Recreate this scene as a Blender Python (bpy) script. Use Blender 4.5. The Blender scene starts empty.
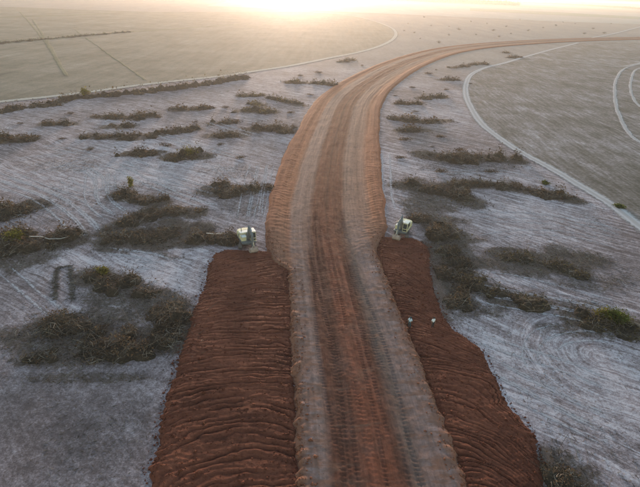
import bpy, math, random
import numpy as np
from mathutils import Matrix, Vector

random.seed(7)
RNG = np.random.default_rng(11)
R_ = math.radians
scene = bpy.context.scene
COL = scene.collection

# ------------------------------------------------------------------ camera
FPX, CAM_H, ROLL = 480.0, 42.0, R_(2.3)          # focal length in px of a 640 px wide frame
_yc = 4.0 - 320 * math.tan(ROLL)
PITCH = math.atan((243.5 - _yc) * math.cos(ROLL) / FPX)
cam_d = bpy.data.cameras.new('camera')
cam_d.sensor_fit = 'HORIZONTAL'; cam_d.sensor_width = 36.0
cam_d.lens = 36.0 * FPX / 640.0
cam_d.clip_start = 0.5; cam_d.clip_end = 40000
cam = bpy.data.objects.new('camera', cam_d); COL.objects.link(cam)
CM = Matrix.Rotation(math.pi / 2 - PITCH, 3, 'X') @ Matrix.Rotation(ROLL, 3, 'Z')
cam.matrix_world = Matrix.Translation((0, 0, CAM_H)) @ CM.to_4x4()
scene.camera = cam

# ------------------------------------------------------------------ sky and sun
SUN_EL, SUN_AZ = R_(3.2), R_(-4.2)                # azimuth measured from +Y towards +X
world = bpy.data.worlds.new('World'); scene.world = world
world.use_nodes = True
wn = world.node_tree.nodes; wl = world.node_tree.links
wn.clear()
sky = wn.new('ShaderNodeTexSky'); sky.sky_type = 'NISHITA'; sky.sun_disc = False
sky.sun_elevation = SUN_EL; sky.sun_rotation = SUN_AZ
sky.altitude = 400; sky.air_density = 1.0; sky.dust_density = 0.4; sky.ozone_density = 1.1
bg = wn.new('ShaderNodeBackground'); bg.inputs['Strength'].default_value = 0.15
wo = wn.new('ShaderNodeOutputWorld')
wl.new(sky.outputs[0], bg.inputs[0]); wl.new(bg.outputs[0], wo.inputs[0])
sun_d = bpy.data.lights.new('sun', 'SUN'); sun_d.energy = 1.35; sun_d.angle = R_(6.0)
sun_d.color = (1.0, 0.74, 0.56)
sun = bpy.data.objects.new('sun', sun_d); COL.objects.link(sun)
sdir = Vector((math.sin(SUN_AZ) * math.cos(SUN_EL), math.cos(SUN_AZ) * math.cos(SUN_EL), math.sin(SUN_EL)))
sun.rotation_euler = sdir.to_track_quat('Z', 'Y').to_euler()

scene.view_settings.view_transform = 'Standard'
scene.view_settings.look = 'None'
scene.view_settings.exposure = 2.25
scene.view_settings.gamma = 1.0
scene.view_settings.use_curve_mapping = False
scene.cycles.max_bounces = 5
scene.cycles.volume_bounces = 0
scene.cycles.use_denoising = True
HAZE_DENSITY, HAZE_G = 0.00013, 0.56       # fine haze, and the coarse grains that glow round the sun
DUST_DENSITY, DUST_G = 0.000012, 0.94


# ------------------------------------------------------------------ helpers
def at(px, py, z=0.0):
    """pixel of the 640x487 photograph -> point on the plane at height z"""
    d = CM @ Vector(((px - 320) / FPX, -(py - 243.5) / FPX, -1.0))
    t = (z - CAM_H) / d.z
    return np.array((d.x * t, d.y * t))


def ats(pts):
    return np.array([at(*p) for p in pts])


def smooth(a, b, x):
    t = np.clip((x - a) / (b - a), 0, 1)
    return t * t * (3 - 2 * t)


def _hash(ix, iy, s):
    h = (ix.astype(np.int64) * 374761393 + iy.astype(np.int64) * 668265263 + s * 974634777) & 0xFFFFFFFF
    h = ((h ^ (h >> 13)) * 1274126177) & 0xFFFFFFFF
    return ((h ^ (h >> 16)) & 0xFFFFFF) / float(0xFFFFFF)


def vnoise(x, y, s=0):
    x = np.asarray(x, float); y = np.asarray(y, float)
    ix, iy = np.floor(x), np.floor(y)
    fx, fy = x - ix, y - iy
    fx = fx * fx * (3 - 2 * fx); fy = fy * fy * (3 - 2 * fy)
    a = _hash(ix, iy, s); b = _hash(ix + 1, iy, s); c = _hash(ix, iy + 1, s); d = _hash(ix + 1, iy + 1, s)
    return (a * (1 - fx) + b * fx) * (1 - fy) + (c * (1 - fx) + d * fx) * fy


def fbm(x, y, s=0, o=4):
    r = 0; a = 0.5; n = 0
    for k in range(o):
        r = r + a * vnoise(x, y, s + k * 17); n += a
        x = x * 2.03 + 3.1; y = y * 2.03 - 1.7; a *= 0.5
    return r / n * 2 - 1


def gz(x, y):
    """gentle unevenness of the cleared ground near the works"""
    x = np.asarray(x, float); y = np.asarray(y, float)
    w = 1 - smooth(150, 260, np.hypot(x, y))
    return 0.07 * w * fbm(x / 9.0, y / 9.0, 5, 3)


def poly_dist(px, py, line):
    """distance to a polyline and arc length at the nearest point"""
    best = np.full(px.shape, 1e9); arc = np.zeros(px.shape); acc = 0.0
    for (ax, ay), (bx, by) in zip(line[:-1], line[1:]):
        dx, dy = bx - ax, by - ay
        L = math.hypot(dx, dy) + 1e-9
        t = np.clip(((px - ax) * dx + (py - ay) * dy) / (L * L), 0, 1)
        d = np.hypot(px - ax - t * dx, py - ay - t * dy)
        m = d < best
        best = np.where(m, d, best); arc = np.where(m, acc + t * L, arc)
        acc += L
    return best, arc


def spline(pts, step):
    """Catmull-Rom through the points, resampled"""
    p = np.asarray(pts, float)
    p = np.vstack([2 * p[0] - p[1], p, 2 * p[-1] - p[-2]])
    out = []
    for i in range(1, len(p) - 2):
        n = max(2, int(np.hypot(*(p[i + 1] - p[i])) / step))
        t = np.linspace(0, 1, n, endpoint=False)[:, None]
        out.append(0.5 * (2 * p[i] + (p[i + 1] - p[i - 1]) * t + (2 * p[i - 1] - 5 * p[i] + 4 * p[i + 1] - p[i + 2]) * t ** 2
                          + (-p[i - 1] + 3 * p[i] - 3 * p[i + 1] + p[i + 2]) * t ** 3))
    out.append(p[-2:-1])
    return np.vstack(out)


def mesh_np(name, verts, faces, attrs=None, smooth_shade=True, mats=()):
    """verts (n,3), faces (m,k) all of one size"""
    verts = np.ascontiguousarray(verts, np.float32); faces = np.ascontiguousarray(faces, np.int32)
    me = bpy.data.meshes.new(name)
    k = faces.shape[1]
    me.vertices.add(len(verts)); me.vertices.foreach_set('co', verts.ravel())
    me.loops.add(faces.size); me.loops.foreach_set('vertex_index', faces.ravel())
    me.polygons.add(len(faces))
    me.polygons.foreach_set('loop_start', np.arange(0, faces.size, k, dtype=np.int32))
    me.polygons.foreach_set('loop_total', np.full(len(faces), k, np.int32))
    if smooth_shade:
        me.polygons.foreach_set('use_smooth', np.ones(len(faces), bool))
    me.update(calc_edges=True)
    for an, v in (attrs or {}).items():
        v = np.asarray(v, np.float32)
        if v.ndim == 1:
            me.attributes.new(an, 'FLOAT', 'POINT').data.foreach_set('value', v)
        else:
            me.attributes.new(an, 'FLOAT_VECTOR', 'POINT').data.foreach_set('vector', v.ravel())
    for m in mats:
        me.materials.append(m)
    return me


def grid_faces(nr, nc):
    i = np.arange(nr * nc).reshape(nr, nc)
    return np.stack([i[:-1, :-1], i[:-1, 1:], i[1:, 1:], i[1:, :-1]], -1).reshape(-1, 4)


def link(name, me, parent=None, label=None, cat=None, group=None, kind=None, loc=None):
    o = bpy.data.objects.new(name, me); COL.objects.link(o)
    if parent is not None:
        o.parent = parent
    if loc is not None:
        o.location = loc
    for k, v in (('label', label), ('category', cat), ('group', group), ('kind', kind)):
        if v:
            o[k] = v
    return o


# ------------------------------------------------------------------ node helper
class NT:
    def __init__(s, name, rough=0.95, spec=0.15):
        s.m = bpy.data.materials.new(name); s.m.use_nodes = True
        s.t = s.m.node_tree; s.t.nodes.clear()
        s.out = s.t.nodes.new('ShaderNodeOutputMaterial')
        s.b = s.t.nodes.new('ShaderNodeBsdfPrincipled')
        s.b.inputs['Roughness'].default_value = rough
        s.b.inputs['Specular IOR Level'].default_value = spec
        s.t.links.new(s.b.outputs[0], s.out.inputs['Surface'])

    def put(s, sock, v):
        if hasattr(v, 'is_output') or isinstance(v, bpy.types.NodeSocket):
            s.t.links.new(v, sock)
        elif v is not None:
            if isinstance(v, tuple) and len(v) == 3 and sock.type == 'RGBA':
                v = (*v, 1)
            sock.default_value = v

    def node(s, typ, ins=None, out=0, **kw):
        n = s.t.nodes.new(typ)
        for k, v in kw.items():
            setattr(n, k, v)
        for k, v in (ins or {}).items():
            s.put(n.inputs[k], v)
        return n.outputs[out]

    def pos(s):
        return s.node('ShaderNodeNewGeometry')

    def attr(s, name, out='Fac'):
        return s.node('ShaderNodeAttribute', out=out, attribute_name=name)

    def math(s, op, a, b=0.0, c=0.0, clamp=False):
        return s.node('ShaderNodeMath', {0: a, 1: b, 2: c}, operation=op, use_clamp=clamp)

    def map(s, v, rot=0.0, scale=(1, 1, 1), loc=(0, 0, 0)):
        return s.node('ShaderNodeMapping', {'Vector': v, 'Rotation': (0, 0, rot), 'Scale': scale, 'Location': loc})

    def noise(s, v, scale, detail=4.0, rough=0.55, dist=0.0, out=0):
        return s.node('ShaderNodeTexNoise', {'Vector': v, 'Scale': scale, 'Detail': detail, 'Roughness': rough, 'Distortion': dist}, out=out)

    def xyz(s, x=0.0, y=0.0, z=0.0):
        return s.node('ShaderNodeCombineXYZ', {0: x, 1: y, 2: z})

    def ramp(s, f, stops, interp='LINEAR'):
        n = s.t.nodes.new('ShaderNodeValToRGB')
        n.color_ramp.interpolation = interp
        e = n.color_ramp.elements
        while len(e) < len(stops):
            e.new(0.5)
        for q, (p, c) in zip(e, stops):
            q.position = p
            q.color = (c, c, c, 1) if not isinstance(c, tuple) else (*c, 1)
        s.put(n.inputs[0], f)
        return n.outputs[0]

    def mix(s, f, a, b):
        n = s.t.nodes.new('ShaderNodeMix'); n.data_type = 'RGBA'
        s.put(n.inputs[0], f); s.put(n.inputs[6], a); s.put(n.inputs[7], b)
        return n.outputs[2]

    def mul(s, a, b):
        n = s.t.nodes.new('ShaderNodeMix'); n.data_type = 'RGBA'; n.blend_type = 'MULTIPLY'
        n.inputs[0].default_value = 1.0
        s.put(n.inputs[6], a); s.put(n.inputs[7], b)
        return n.outputs[2]

    def bump(s, h, strength=0.5, dist=0.1, normal=None):
        n = s.node('ShaderNodeBump', {'Strength': strength, 'Distance': dist, 'Height': h})
        if normal is not None:
            s.put(n.node.inputs['Normal'], normal)
        return n

    def done(s, col=None, normal=None):
        s.put(s.b.inputs['Base Color'], col)
        if normal is not None:
            s.put(s.b.inputs['Normal'], normal)
        return s.m


def flat(name, col, rough=0.6, spec=0.4, metallic=0.0, vary=0.25, scale=2.0):
    n = NT(name, rough, spec)
    tc = n.node('ShaderNodeTexCoord', out=3)
    k = n.noise(tc, scale, 5, 0.65)
    c = n.mix(n.ramp(k, [(0.35, 0.0), (0.7, 1.0)]), tuple(x * (1 - vary) for x in col), col)
    n.b.inputs['Metallic'].default_value = metallic
    return n.done(c)


def island(name, stops, rough=0.85, spec=0.15, trans=0.0):
    """leaf or twig colour picked per loose piece, with drifts of tone over the plant"""
    n = NT(name, rough, spec)
    g = n.t.nodes.new('ShaderNodeNewGeometry')
    big = n.noise(g.outputs['Position'], 0.35, 3)
    f = n.math('ADD', n.math('MULTIPLY', g.outputs['Random Per Island'], 0.65), n.math('MULTIPLY', n.math('SUBTRACT', big, 0.3), 0.9), clamp=True)
    c = n.ramp(f, stops)
    n.done(c)
    if trans:
        tr = n.t.nodes.new('ShaderNodeBsdfTranslucent'); n.put(tr.inputs['Color'], c)
        mx = n.t.nodes.new('ShaderNodeMixShader'); mx.inputs[0].default_value = trans
        n.t.links.new(n.b.outputs[0], mx.inputs[1]); n.t.links.new(tr.outputs[0], mx.inputs[2])
        n.t.links.new(mx.outputs[0], n.out.inputs['Surface'])
    return n.m


# ------------------------------------------------------------------ where the brush lies (pixels of the photograph give directions; all stand on the ground)
# spine pixels, half width m, height m, leaf tone, label
BRUSH = [
    ([(-6, 141), (24, 139)], 3.0, 2.2, 'dry', 'small dark brush heap at the left edge, below the pale field track'),
    ([(47, 124), (71, 124)], 2.2, 1.6, 'dry', 'low round brush heap, alone left of the double rows under the field track'),
    ([(101, 117), (126, 118), (151, 116)], 2.6, 2.0, 'dry', 'long brush row highest of the stack left of the road'),
    ([(109, 127), (130, 126)], 2.2, 1.6, 'dry', 'short brush heap wedged between two long rows left of the road'),
    ([(89, 136), (120, 138), (145, 137), (165, 133), (193, 129)], 2.4, 2.2, 'dry', 'longest brush row left of the road, rising to the right'),
    ([(129, 154), (156, 153)], 2.0, 1.6, 'dry', 'brush heap directly left of the yellow green shrub'),
    ([(174, 157), (200, 156)], 2.8, 2.2, 'olive', 'brush heap with a yellow green shrub growing from it'),
    ([(177, 110), (206, 108)], 2.4, 1.8, 'dry', 'brush heap just below the hedgerow by the field track'),
    ([(242, 96), (260, 95)], 2.4, 1.8, 'sunlit_gold', 'sunlit brush heap closest to the end of the hedgerow'),
    ([(244, 111), (271, 112)], 2.6, 2.2, 'sunlit_gold', 'sunlit golden brush heap halfway between hedgerow and road'),
    ([(272, 98), (300, 105)], 2.4, 1.8, 'sunlit_gold', 'slanting sunlit brush row near the left road edge'),
    ([(288, 82), (312, 83), (334, 85)], 2.6, 1.8, 'sunlit_gold', 'long thin brush row close to the far bend, left of the road'),
    ([(213, 124), (232, 122)], 2.2, 1.6, 'dry', 'small brush heap above another of its size, left of the road'),
    ([(214, 136), (240, 135)], 2.4, 1.7, 'dry', 'small brush heap under another of its size, left of the road'),
    ([(250, 130), (270, 128), (288, 131)], 2.8, 1.9, 'dry', 'brown brush heap touching the left road edge'),
    ([(212, 191), (236, 192), (258, 189)], 2.8, 1.5, 'dry', 'flat brush row beside the road above the left excavator'),
    ([(340, 62), (353, 60)], 2.6, 1.6, 'sunlit_gold', 'faint brush heap in the glare beside the bend of the road'),
    ([(252, 104), (262, 105)], 1.8, 1.2, 'sunlit_gold', 'tiny sunlit brush heap among larger ones left of the road'),
    # right of the road
    ([(398, 104), (419, 103)], 2.2, 1.6, 'dry', 'brush heap at the right road edge, first below the bend'),
    ([(397, 119), (424, 122), (446, 121)], 2.6, 1.8, 'dry', 'long brush row right of the road, level with the track curve'),
    ([(402, 131), (424, 130)], 2.2, 1.5, 'dry', 'brush heap at the right road edge under a long row'),
    ([(422, 98), (442, 97)], 2.6, 2.0, 'olive', 'olive brush heap between the road and the curve of the white track'),
    ([(441, 80), (456, 80)], 2.4, 1.7, 'dry', 'brush heap beside the tightest part of the white track'),
    ([(453, 68), (465, 66)], 2.4, 1.6, 'dry', 'brush heap between the bend of the road and the start of the white track'),
    ([(468, 65), (484, 64)], 2.4, 1.6, 'dry', 'brush heap touching the white track under the red road'),
    ([(424, 155), (455, 160), (485, 158), (514, 160)], 3.0, 2.0, 'dry', 'long brush row ending at the white track'),
    ([(404, 186), (420, 188), (445, 192), (472, 203)], 3.0, 2.0, 'dry', 'brush row curving down to the right above the right excavator'),
    ([(450, 186), (480, 184), (520, 189), (555, 196), (574, 200)], 2.2, 1.9, 'dry', 'longest brush row right of the road, its end near the white track'),
    ([(423, 218), (440, 230), (453, 235)], 2.6, 1.9, 'dry', 'brush heap just right of the right excavator'),
    ([(474, 284), (500, 296), (528, 301)], 2.0, 1.9, 'olive', 'dark brush row with loose branches, right of the fresh soil'),
    ([(576, 317), (595, 322), (620, 327), (652, 334)], 2.2, 1.8, 'olive', 'brush row under the green shrub at the right edge'),
    ([(456, 300), (466, 306)], 1.6, 1.2, 'dry', 'small twig heap at the corner of the right soil strip'),
    ([(553, 468), (572, 487), (590, 510)], 1.8, 1.5, 'dry', 'brush heap at the bottom, touching the right soil strip'),
    ([(503, 53), (509, 53)], 2.2, 1.5, 'dry', 'left of two little brush heaps inside the far bend'),
    ([(510, 58), (519, 57)], 2.4, 1.6, 'dry', 'brush heap lying on the upper side of the white track'),
    # left, near
    ([(-10, 216), (12, 212), (32, 206)], 3.0, 2.4, 'dry', 'large dark brush heap at the left edge, higher of two'),
    ([(-8, 250), (20, 246), (45, 243), (70, 238)], 3.0, 2.2, 'dry', 'large brush heap at the left edge with a yellow shrub and pale pole'),
    ([(119, 196), (140, 199), (158, 202)], 2.2, 2.0, 'dry', 'brush heap with a thin yellow sapling behind it'),
    ([(108, 232), (128, 224), (150, 215), (170, 211), (195, 213)], 2.2, 1.7, 'dry', 'arching brush row left of the left excavator'),
    ([(200, 238), (222, 240), (236, 240)], 1.6, 1.5, 'dry', 'brush heap touching the left excavator'),
    ([(92, 276), (115, 285), (140, 293), (165, 306), (182, 318)], 2.3, 2.0, 'dry', 'brush row running down to the left soil strip'),
    ([(44, 327), (70, 324), (97, 330)], 2.2, 1.9, 'dry', 'dark brush heap below the dragged debris trails'),
    ([(40, 357), (52, 352)], 1.4, 1.3, 'dry', 'lowest brush heap on the left, dark and small'),
    ([(80, 345), (115, 340), (150, 340), (184, 338)], 2.6, 1.4, 'dry', 'flat spread of dead branches against the left soil strip'),
    ([(112, 243), (135, 238), (165, 236), (198, 230)], 2.8, 1.0, 'dry', 'broad flat mass of dead branches left of the left excavator'),
    ([(448, 248), (455, 265), (462, 285)], 2.4, .9, 'dry', 'flat spread of dead branches between the right soil strip and the grey strip'),
    ([(500, 254), (540, 262), (580, 272)], 1.8, .7, 'olive', 'thin low line of dark growth on the pale ground right of the road'),
    ([(168, 322), (183, 330)], 1.6, 1.6, 'dry', 'brown twig heap pressed against the edge of the left soil strip'),
]
BR_G = [(ats(b[0]), b[1] * (1.05 if b[0][0][1] < 170 else 1.0), b[2] * (1.3 if b[0][0][1] < 170 else 1.1), b[3], b[4]) for b in BRUSH]
# flat smears of torn-up litter: pixel centre, half size px, strength
SMEARS = [((165, 235), (75, 22), .9), ((60, 345), (95, 26), .75), ((130, 305), (60, 30), .7), ((448, 262), (42, 55), .95),
          ((432, 200), (45, 34), .7), ((530, 260), (85, 16), .8), ((605, 282), (60, 12), .5), ((560, 305), (60, 10), .5), ((300, 215), (14, 30), .4), ((150, 190), (60, 12), .35), ((60, 165), (60, 9), .35), ((230, 170), (40, 10), .35), ((470, 165), (70, 10), .4), ((420, 130), (40, 16), .4), ((20, 255), (50, 22), .7), ((590, 330), (60, 12), .6),
          ((480, 310), (50, 12), .6), ((95, 378), (100, 7), .6), ((240, 205), (40, 14), .4), ((575, 480), (30, 22), .6), ((445, 310), (10, 26), .7)]

# ------------------------------------------------------------------ ground sheet
def axis(fine0, fine1, step, lo, hi, growth):
    a = list(np.arange(fine0, fine1, step))
    s = step; x = a[-1]
    while x < hi:
        s = min(s * growth, 900); x += s; a.append(min(x, hi))
    s = step; x = a[0]; b = []
    while x > lo:
        s = min(s * growth, 900); x -= s; b.append(max(x, lo))
    return np.array(b[::-1] + a)


GX = axis(-64, 72, 0.34, -9000, 9000, 1.035)
GY = axis(24, 150, 0.36, -9000, 9000, 1.025)
X, Y = np.meshgrid(GX, GY)
near = (np.hypot(X, Y) < 900)


def to_px(x, y):
    d = np.stack([x, y, np.full_like(x, -CAM_H)], -1) @ np.array(CM)      # CM^T * d
    w = np.where(d[..., 2] < -1, -d[..., 2], 1e9)
    return 320 + d[..., 0] / w * FPX, 243.5 - d[..., 1] / w * FPX


litter = np.zeros_like(X)
for sp, hw, hh, tone, lab in BR_G:
    c = sp.mean(0); rad = np.abs(sp - c).max() + hw * 4
    m = (np.abs(X - c[0]) < rad) & (np.abs(Y - c[1]) < rad)
    if not m.any():
        continue
    d, _ = poly_dist(X[m], Y[m], sp)
    v = 1 - smooth(hw * 0.7, hw * 2.0, d + 1.2 * fbm(X[m] / 2.5, Y[m] / 2.5, 31, 3))
    litter[m] = np.maximum(litter[m], 0.85 * v)
for (cx, cy), (rx, ry), st in SMEARS:
    c = at(cx, cy); ax = at(cx + rx, cy) - c; ay = (at(cx, cy - ry) - at(cx, cy + ry)) / 2
    A = np.linalg.inv(np.array([ax, ay]).T)
    q = np.stack([X - c[0], Y - c[1]], -1) @ A.T
    r = np.hypot(q[..., 0], q[..., 1]) + 0.55 * fbm(X / 5, Y / 3, 71, 5)
    litter = np.maximum(litter, st * (1 - smooth(0.45, 1.1, r)))

LINES = [  # pixel polyline, gap m, half width m, strength
    ([(-5, 176), (17, 183), (45, 193), (65, 205), (85, 222), (97, 240)], 1.0, .45, 1.0),
    ([(-5, 168), (40, 186), (80, 204), (100, 222)], 1.0, .35, .7),
    ([(14, 177), (40, 171), (62, 167), (100, 155), (130, 150)], 1.0, .4, .7),
    ([(104, 168), (102, 180), (103, 198), (117, 211), (131, 217)], 1.0, .4, .9),
    ([(112, 168), (111, 185), (118, 200), (135, 211)], 1.0, .3, .7),
    ([(105, 160), (150, 183), (190, 200), (225, 210)], 1.2, .7, .9),
    ([(120, 155), (170, 178), (230, 195)], 1.2, .4, .6),
    ([(-5, 262), (40, 300), (75, 330)], 1.0, .4, .6),
    ([(-5, 400), (20, 430), (50, 480), (60, 500)], 1.1, .6, .3),
    ([(12, 430), (30, 460), (50, 497)], .8, .4, .2),
    ([(105, 378), (130, 395), (150, 412), (168, 432)], .9, .8, .3),
    ([(88, 248), (120, 252), (155, 258), (185, 272)], 1.0, .6, .7),
    ([(190, 262), (150, 265), (110, 262)], .9, .4, .5),
    ([(150, 130), (190, 145), (215, 150), (250, 160)], 1.2, .6, .8),
    ([(30, 145), (70, 150), (110, 160)], 1.2, .6, .6),
    ([(205, 120), (230, 128), (262, 138)], 1.2, .6, .7),
    ([(386, 150), (387, 190), (392, 215)], 1.0, .5, .9),
    ([(405, 170), (450, 172), (500, 172), (560, 182)], 1.2, .6, .7),
    ([(455, 285), (520, 297), (580, 308), (645, 330)], 1.1, .45, .8),
    ([(455, 270), (520, 280), (600, 300), (645, 312)], 1.1, .35, .6),
    ([(450, 330), (520, 352), (580, 372), (645, 402)], 1.1, .45, .8),
    ([(462, 350), (520, 380), (580, 410), (645, 440)], 1.1, .4, .7),
    ([(400, 232), (420, 236), (435, 240)], .8, .7, 1.0),
    ([(-5, 160), (30, 158), (80, 150), (120, 146), (150, 148)], 1.1, .4, .8),
    ([(60, 175), (75, 186), (95, 190), (100, 180), (88, 170), (70, 168), (60, 175)], .8, .3, .8),
    ([(-5, 225), (40, 212), (80, 208), (110, 200)], 1.0, .35, .6),
    ([(30, 262), (50, 240), (80, 228), (100, 222)], 1.0, .35, .6),
    ([(-5, 300), (30, 330), (60, 366)], .9, .3, .2),
    ([(210, 160), (225, 175), (250, 200)], 1.0, .35, .7),
    ([(160, 150), (200, 165), (255, 172)], 1.1, .4, .7),
    ([(60, 400), (110, 440), (150, 485)], .9, .4, .1),
    ([(400, 145), (440, 140), (480, 145), (520, 165)], 1.1, .4, .6),
    ([(470, 240), (520, 232), (580, 236), (640, 252)], 1.1, .4, .6),
    ([(460, 215), (520, 215), (580, 222), (640, 238)], 1.1, .4, .6),
    ([(560, 365), (548, 352), (560, 340), (590, 336), (640, 345)], 1.0, .35, .8),
    ([(552, 385), (530, 360), (540, 335), (580, 326)], 1.0, .35, .6),
    ([(264, 160), (258, 190), (253, 225)], 1.0, .4, .7),
    ([(272, 160), (265, 185), (257, 228)], 1.0, .35, .6),
]
wheel = np.zeros_like(X)
for pl, gap, hw, st in LINES:
    g = spline(ats(pl), 1.0)[::2]
    lo, hi = g.min(0) - 4, g.max(0) + 4
    m = (X > lo[0]) & (X < hi[0]) & (Y > lo[1]) & (Y < hi[1])
    d, arc = poly_dist(X[m], Y[m], g)
    v = 1 - smooth(hw * 0.5, hw * 1.3, np.abs(d - gap) + 0.15 * fbm(X[m], Y[m], 3, 2))
    v *= (0.55 + 0.45 * fbm(arc / 5, d * 0, 8, 2)) * smooth(0, 5, arc) * smooth(0, 5, arc.max() - arc)
    wheel[m] = np.maximum(wheel[m], st * v)

# direction of the scraping marks: phase across, phase along
def flow_dir(p, q):
    v = at(*q) - at(*p); return v / np.hypot(*v)


dl = flow_dir((20, 150), (190, 205)); dl2 = flow_dir((0, 400), (60, 487)); dr = flow_dir((450, 300), (640, 375))
wx = 3.0 * fbm(X / 30, Y / 30, 41, 2); wy = 3.0 * fbm(X / 30, Y / 30, 57, 2)
xl, yl = X + wx, Y + wy
phi_l = -dl[1] * xl + dl[0] * yl; psi_l = dl[0] * xl + dl[1] * yl
k = 1 - smooth(44, 54, Y)
phi_l2 = -dl2[1] * xl + dl2[0] * yl; psi_l2 = dl2[0] * xl + dl2[1] * yl
phi_r = -dr[1] * xl + dr[0] * yl; psi_r = dr[0] * xl + dr[1] * yl
lc = at(600, 357); le = lc + 40 * flow_dir((600, 357), (650, 372))
dd, aa = poly_dist(X, Y, np.array([lc, le]))
wl_ = (1 - smooth(8.5, 14.0, dd)) * .92
side = X > 5
phi = np.where(side, phi_r, phi_l); psi = np.where(side, psi_r, psi_l)
phi_b = np.where(side, dd, phi_l2); psi_b = np.where(side, aa * 0.2, psi_l2)
blend = np.where(side, wl_, k)

PX, PY = to_px(X, Y)
pale = 0.45 + 0.25 * fbm(X / 22, Y / 22, 91, 3)
for (cx, cy), (rx, ry), st in [((560, 400), (130, 90), .22), ((60, 440), (130, 70), -.22), ((170, 165), (120, 30), .25), ((560, 230), (100, 50), .15), ((530, 260), (80, 12), -.35),
                               ((200, 400), (12, 60), .2), ((480, 365), (30, 40), .25), ((150, 280), (40, 14), .25), ((110, 262), (60, 10), .2)]:
    pale = pale + st * np.exp(-((PX - cx) / rx) ** 2 - ((PY - cy) / ry) ** 2)
far = smooth(240, 420, np.hypot(X, Y))
verts = np.stack([X, Y, gz(X, Y)], -1).reshape(-1, 3)
GROUND_ATTR = dict(litter=litter.ravel(), wheel=wheel.ravel(), pale=pale.ravel(), far=far.ravel(),
                   flow_a=np.stack([phi, psi, 0 * phi], -1).reshape(-1, 3), flow_b=np.stack([phi_b, psi_b, 0 * phi], -1).reshape(-1, 3), flow_mix=blend.ravel(), comb=np.where(side, 1.0, .85 - .6 * (1 - smooth(46, 62, Y))).ravel())

n = NT('cleared_ground')
P = n.pos()
fa, fb, fm = n.attr('flow_a', 'Vector'), n.attr('flow_b', 'Vector'), n.attr('flow_mix')
wv = n.node('ShaderNodeVectorMath', {0: n.noise(P, 0.25, 2, out=1), 1: (0.5, 0.5, 0.5)}, operation='SUBTRACT')


def streak(vec, a, b, detail=4):
    v = n.node('ShaderNodeVectorMath', {0: vec, 1: wv}, operation='ADD')
    v = n.node('ShaderNodeVectorMath', {0: v, 1: (a, b, 1)}, operation='MULTIPLY')
    return n.noise(v, 1.0, detail, 0.6)


def both(a, b, detail=4):
    return n.node('ShaderNodeMix', {0: fm, 2: streak(fa, a, b, detail), 3: streak(fb, a, b, detail)})


s_f = both(2.4, 0.09, 6); s_m = both(0.9, 0.05, 4)
fine = n.noise(P, 2.6, 8, 0.72); mid = n.noise(P, 0.35, 5, 0.6); big = n.noise(P, 0.045, 4, 0.55)
comb = n.attr('comb')
t = n.math('MULTIPLY_ADD', n.math('MULTIPLY', n.math('SUBTRACT', s_f, 0.5), comb), 1.9, n.attr('pale'))
speck = n.noise(P, 5.5, 5, 0.8)
t = n.math('MULTIPLY_ADD', n.math('SUBTRACT', speck, 0.5), 1.5, t)
blot = n.noise(P, 0.9, 5, 0.7)
t = n.math('MULTIPLY_ADD', n.math('SUBTRACT', blot, 0.5), 1.1, t)
t = n.math('MULTIPLY_ADD', n.math('MULTIPLY', n.math('SUBTRACT', s_m, 0.5), comb), 1.2, t)
t = n.math('MULTIPLY_ADD', n.math('SUBTRACT', fine, 0.5), 1.3, t)
t = n.math('MULTIPLY_ADD', n.math('SUBTRACT', mid, 0.5), 0.8, t)
t = n.math('MULTIPLY_ADD', n.math('SUBTRACT', big, 0.5), 0.6, t)
wh = n.ramp(n.math('MULTIPLY_ADD', n.math('SUBTRACT', speck, 0.5), 0.7, n.attr('wheel')), [(0.28, 0.0), (0.5, 1.0)])
t = n.math('MULTIPLY_ADD', wh, 0.22, t)
col = n.ramp(t, [(0.0, (.125, .088, .082)), (0.3, (.21, .152, .147)), (0.55, (.33, .25, .248)), (0.8, (.475, .378, .378)), (1.0, (.61, .505, .505))])
lf = n.math('ADD', n.attr('litter'), n.math('MULTIPLY', n.math('SUBTRACT', n.noise(P, 1.4, 8, 0.8), 0.5), 2.6))
lf = n.ramp(n.math('MULTIPLY_ADD', n.math('SUBTRACT', s_f, 0.5), 0.9, lf), [(0.34, 0.0), (0.72, 0.9)])
lcol = n.mix(n.ramp(speck, [(0.3, 0.0), (0.7, 1.0)]), (.058, .037, .026), (.175, .12, .09))
col = n.mix(lf, col, lcol)
fcol = n.ramp(n.math('MULTIPLY_ADD', n.math('SUBTRACT', n.noise(n.map(P, 0.5, (.05, .012, 1)), 1.0, 5, .6), .5), .9, mid), [(0.2, (.20, .155, .135)), (0.8, (.34, .27, .235))])
col = n.mix(n.math('MULTIPLY', n.attr('far'), 0.9), col, fcol)
h = n.math('ADD', n.math('MULTIPLY', s_f, comb), n.math('MULTIPLY', fine, 0.8))
h = n.math('MULTIPLY_ADD', lf, n.math('MULTIPLY', n.noise(P, 5, 4, .7), 1.2), h)
mat_ground = n.done(col, n.bump(h, 0.5, 0.12))
ground = link('ground', mesh_np('ground', verts, grid_faces(len(GY), len(GX)), GROUND_ATTR, True, [mat_ground]), kind='structure')

# ------------------------------------------------------------------ fields: thin sheets over the ground
def sheet(name, pts, z, mat):
    me = bpy.data.meshes.new(name)
    me.from_pydata([(p[0], p[1], z) for p in pts], [], [list(range(len(pts)))])
    me.materials.append(mat)
    me.update()
    if me.polygons[0].normal.z < 0:
        me.flip_normals()
    return link(name, me, kind='structure')


def fdir(p, q):
    d = flow_dir(p, q)
    return math.pi / 2 - math.atan2(d[1], d[0])


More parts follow.
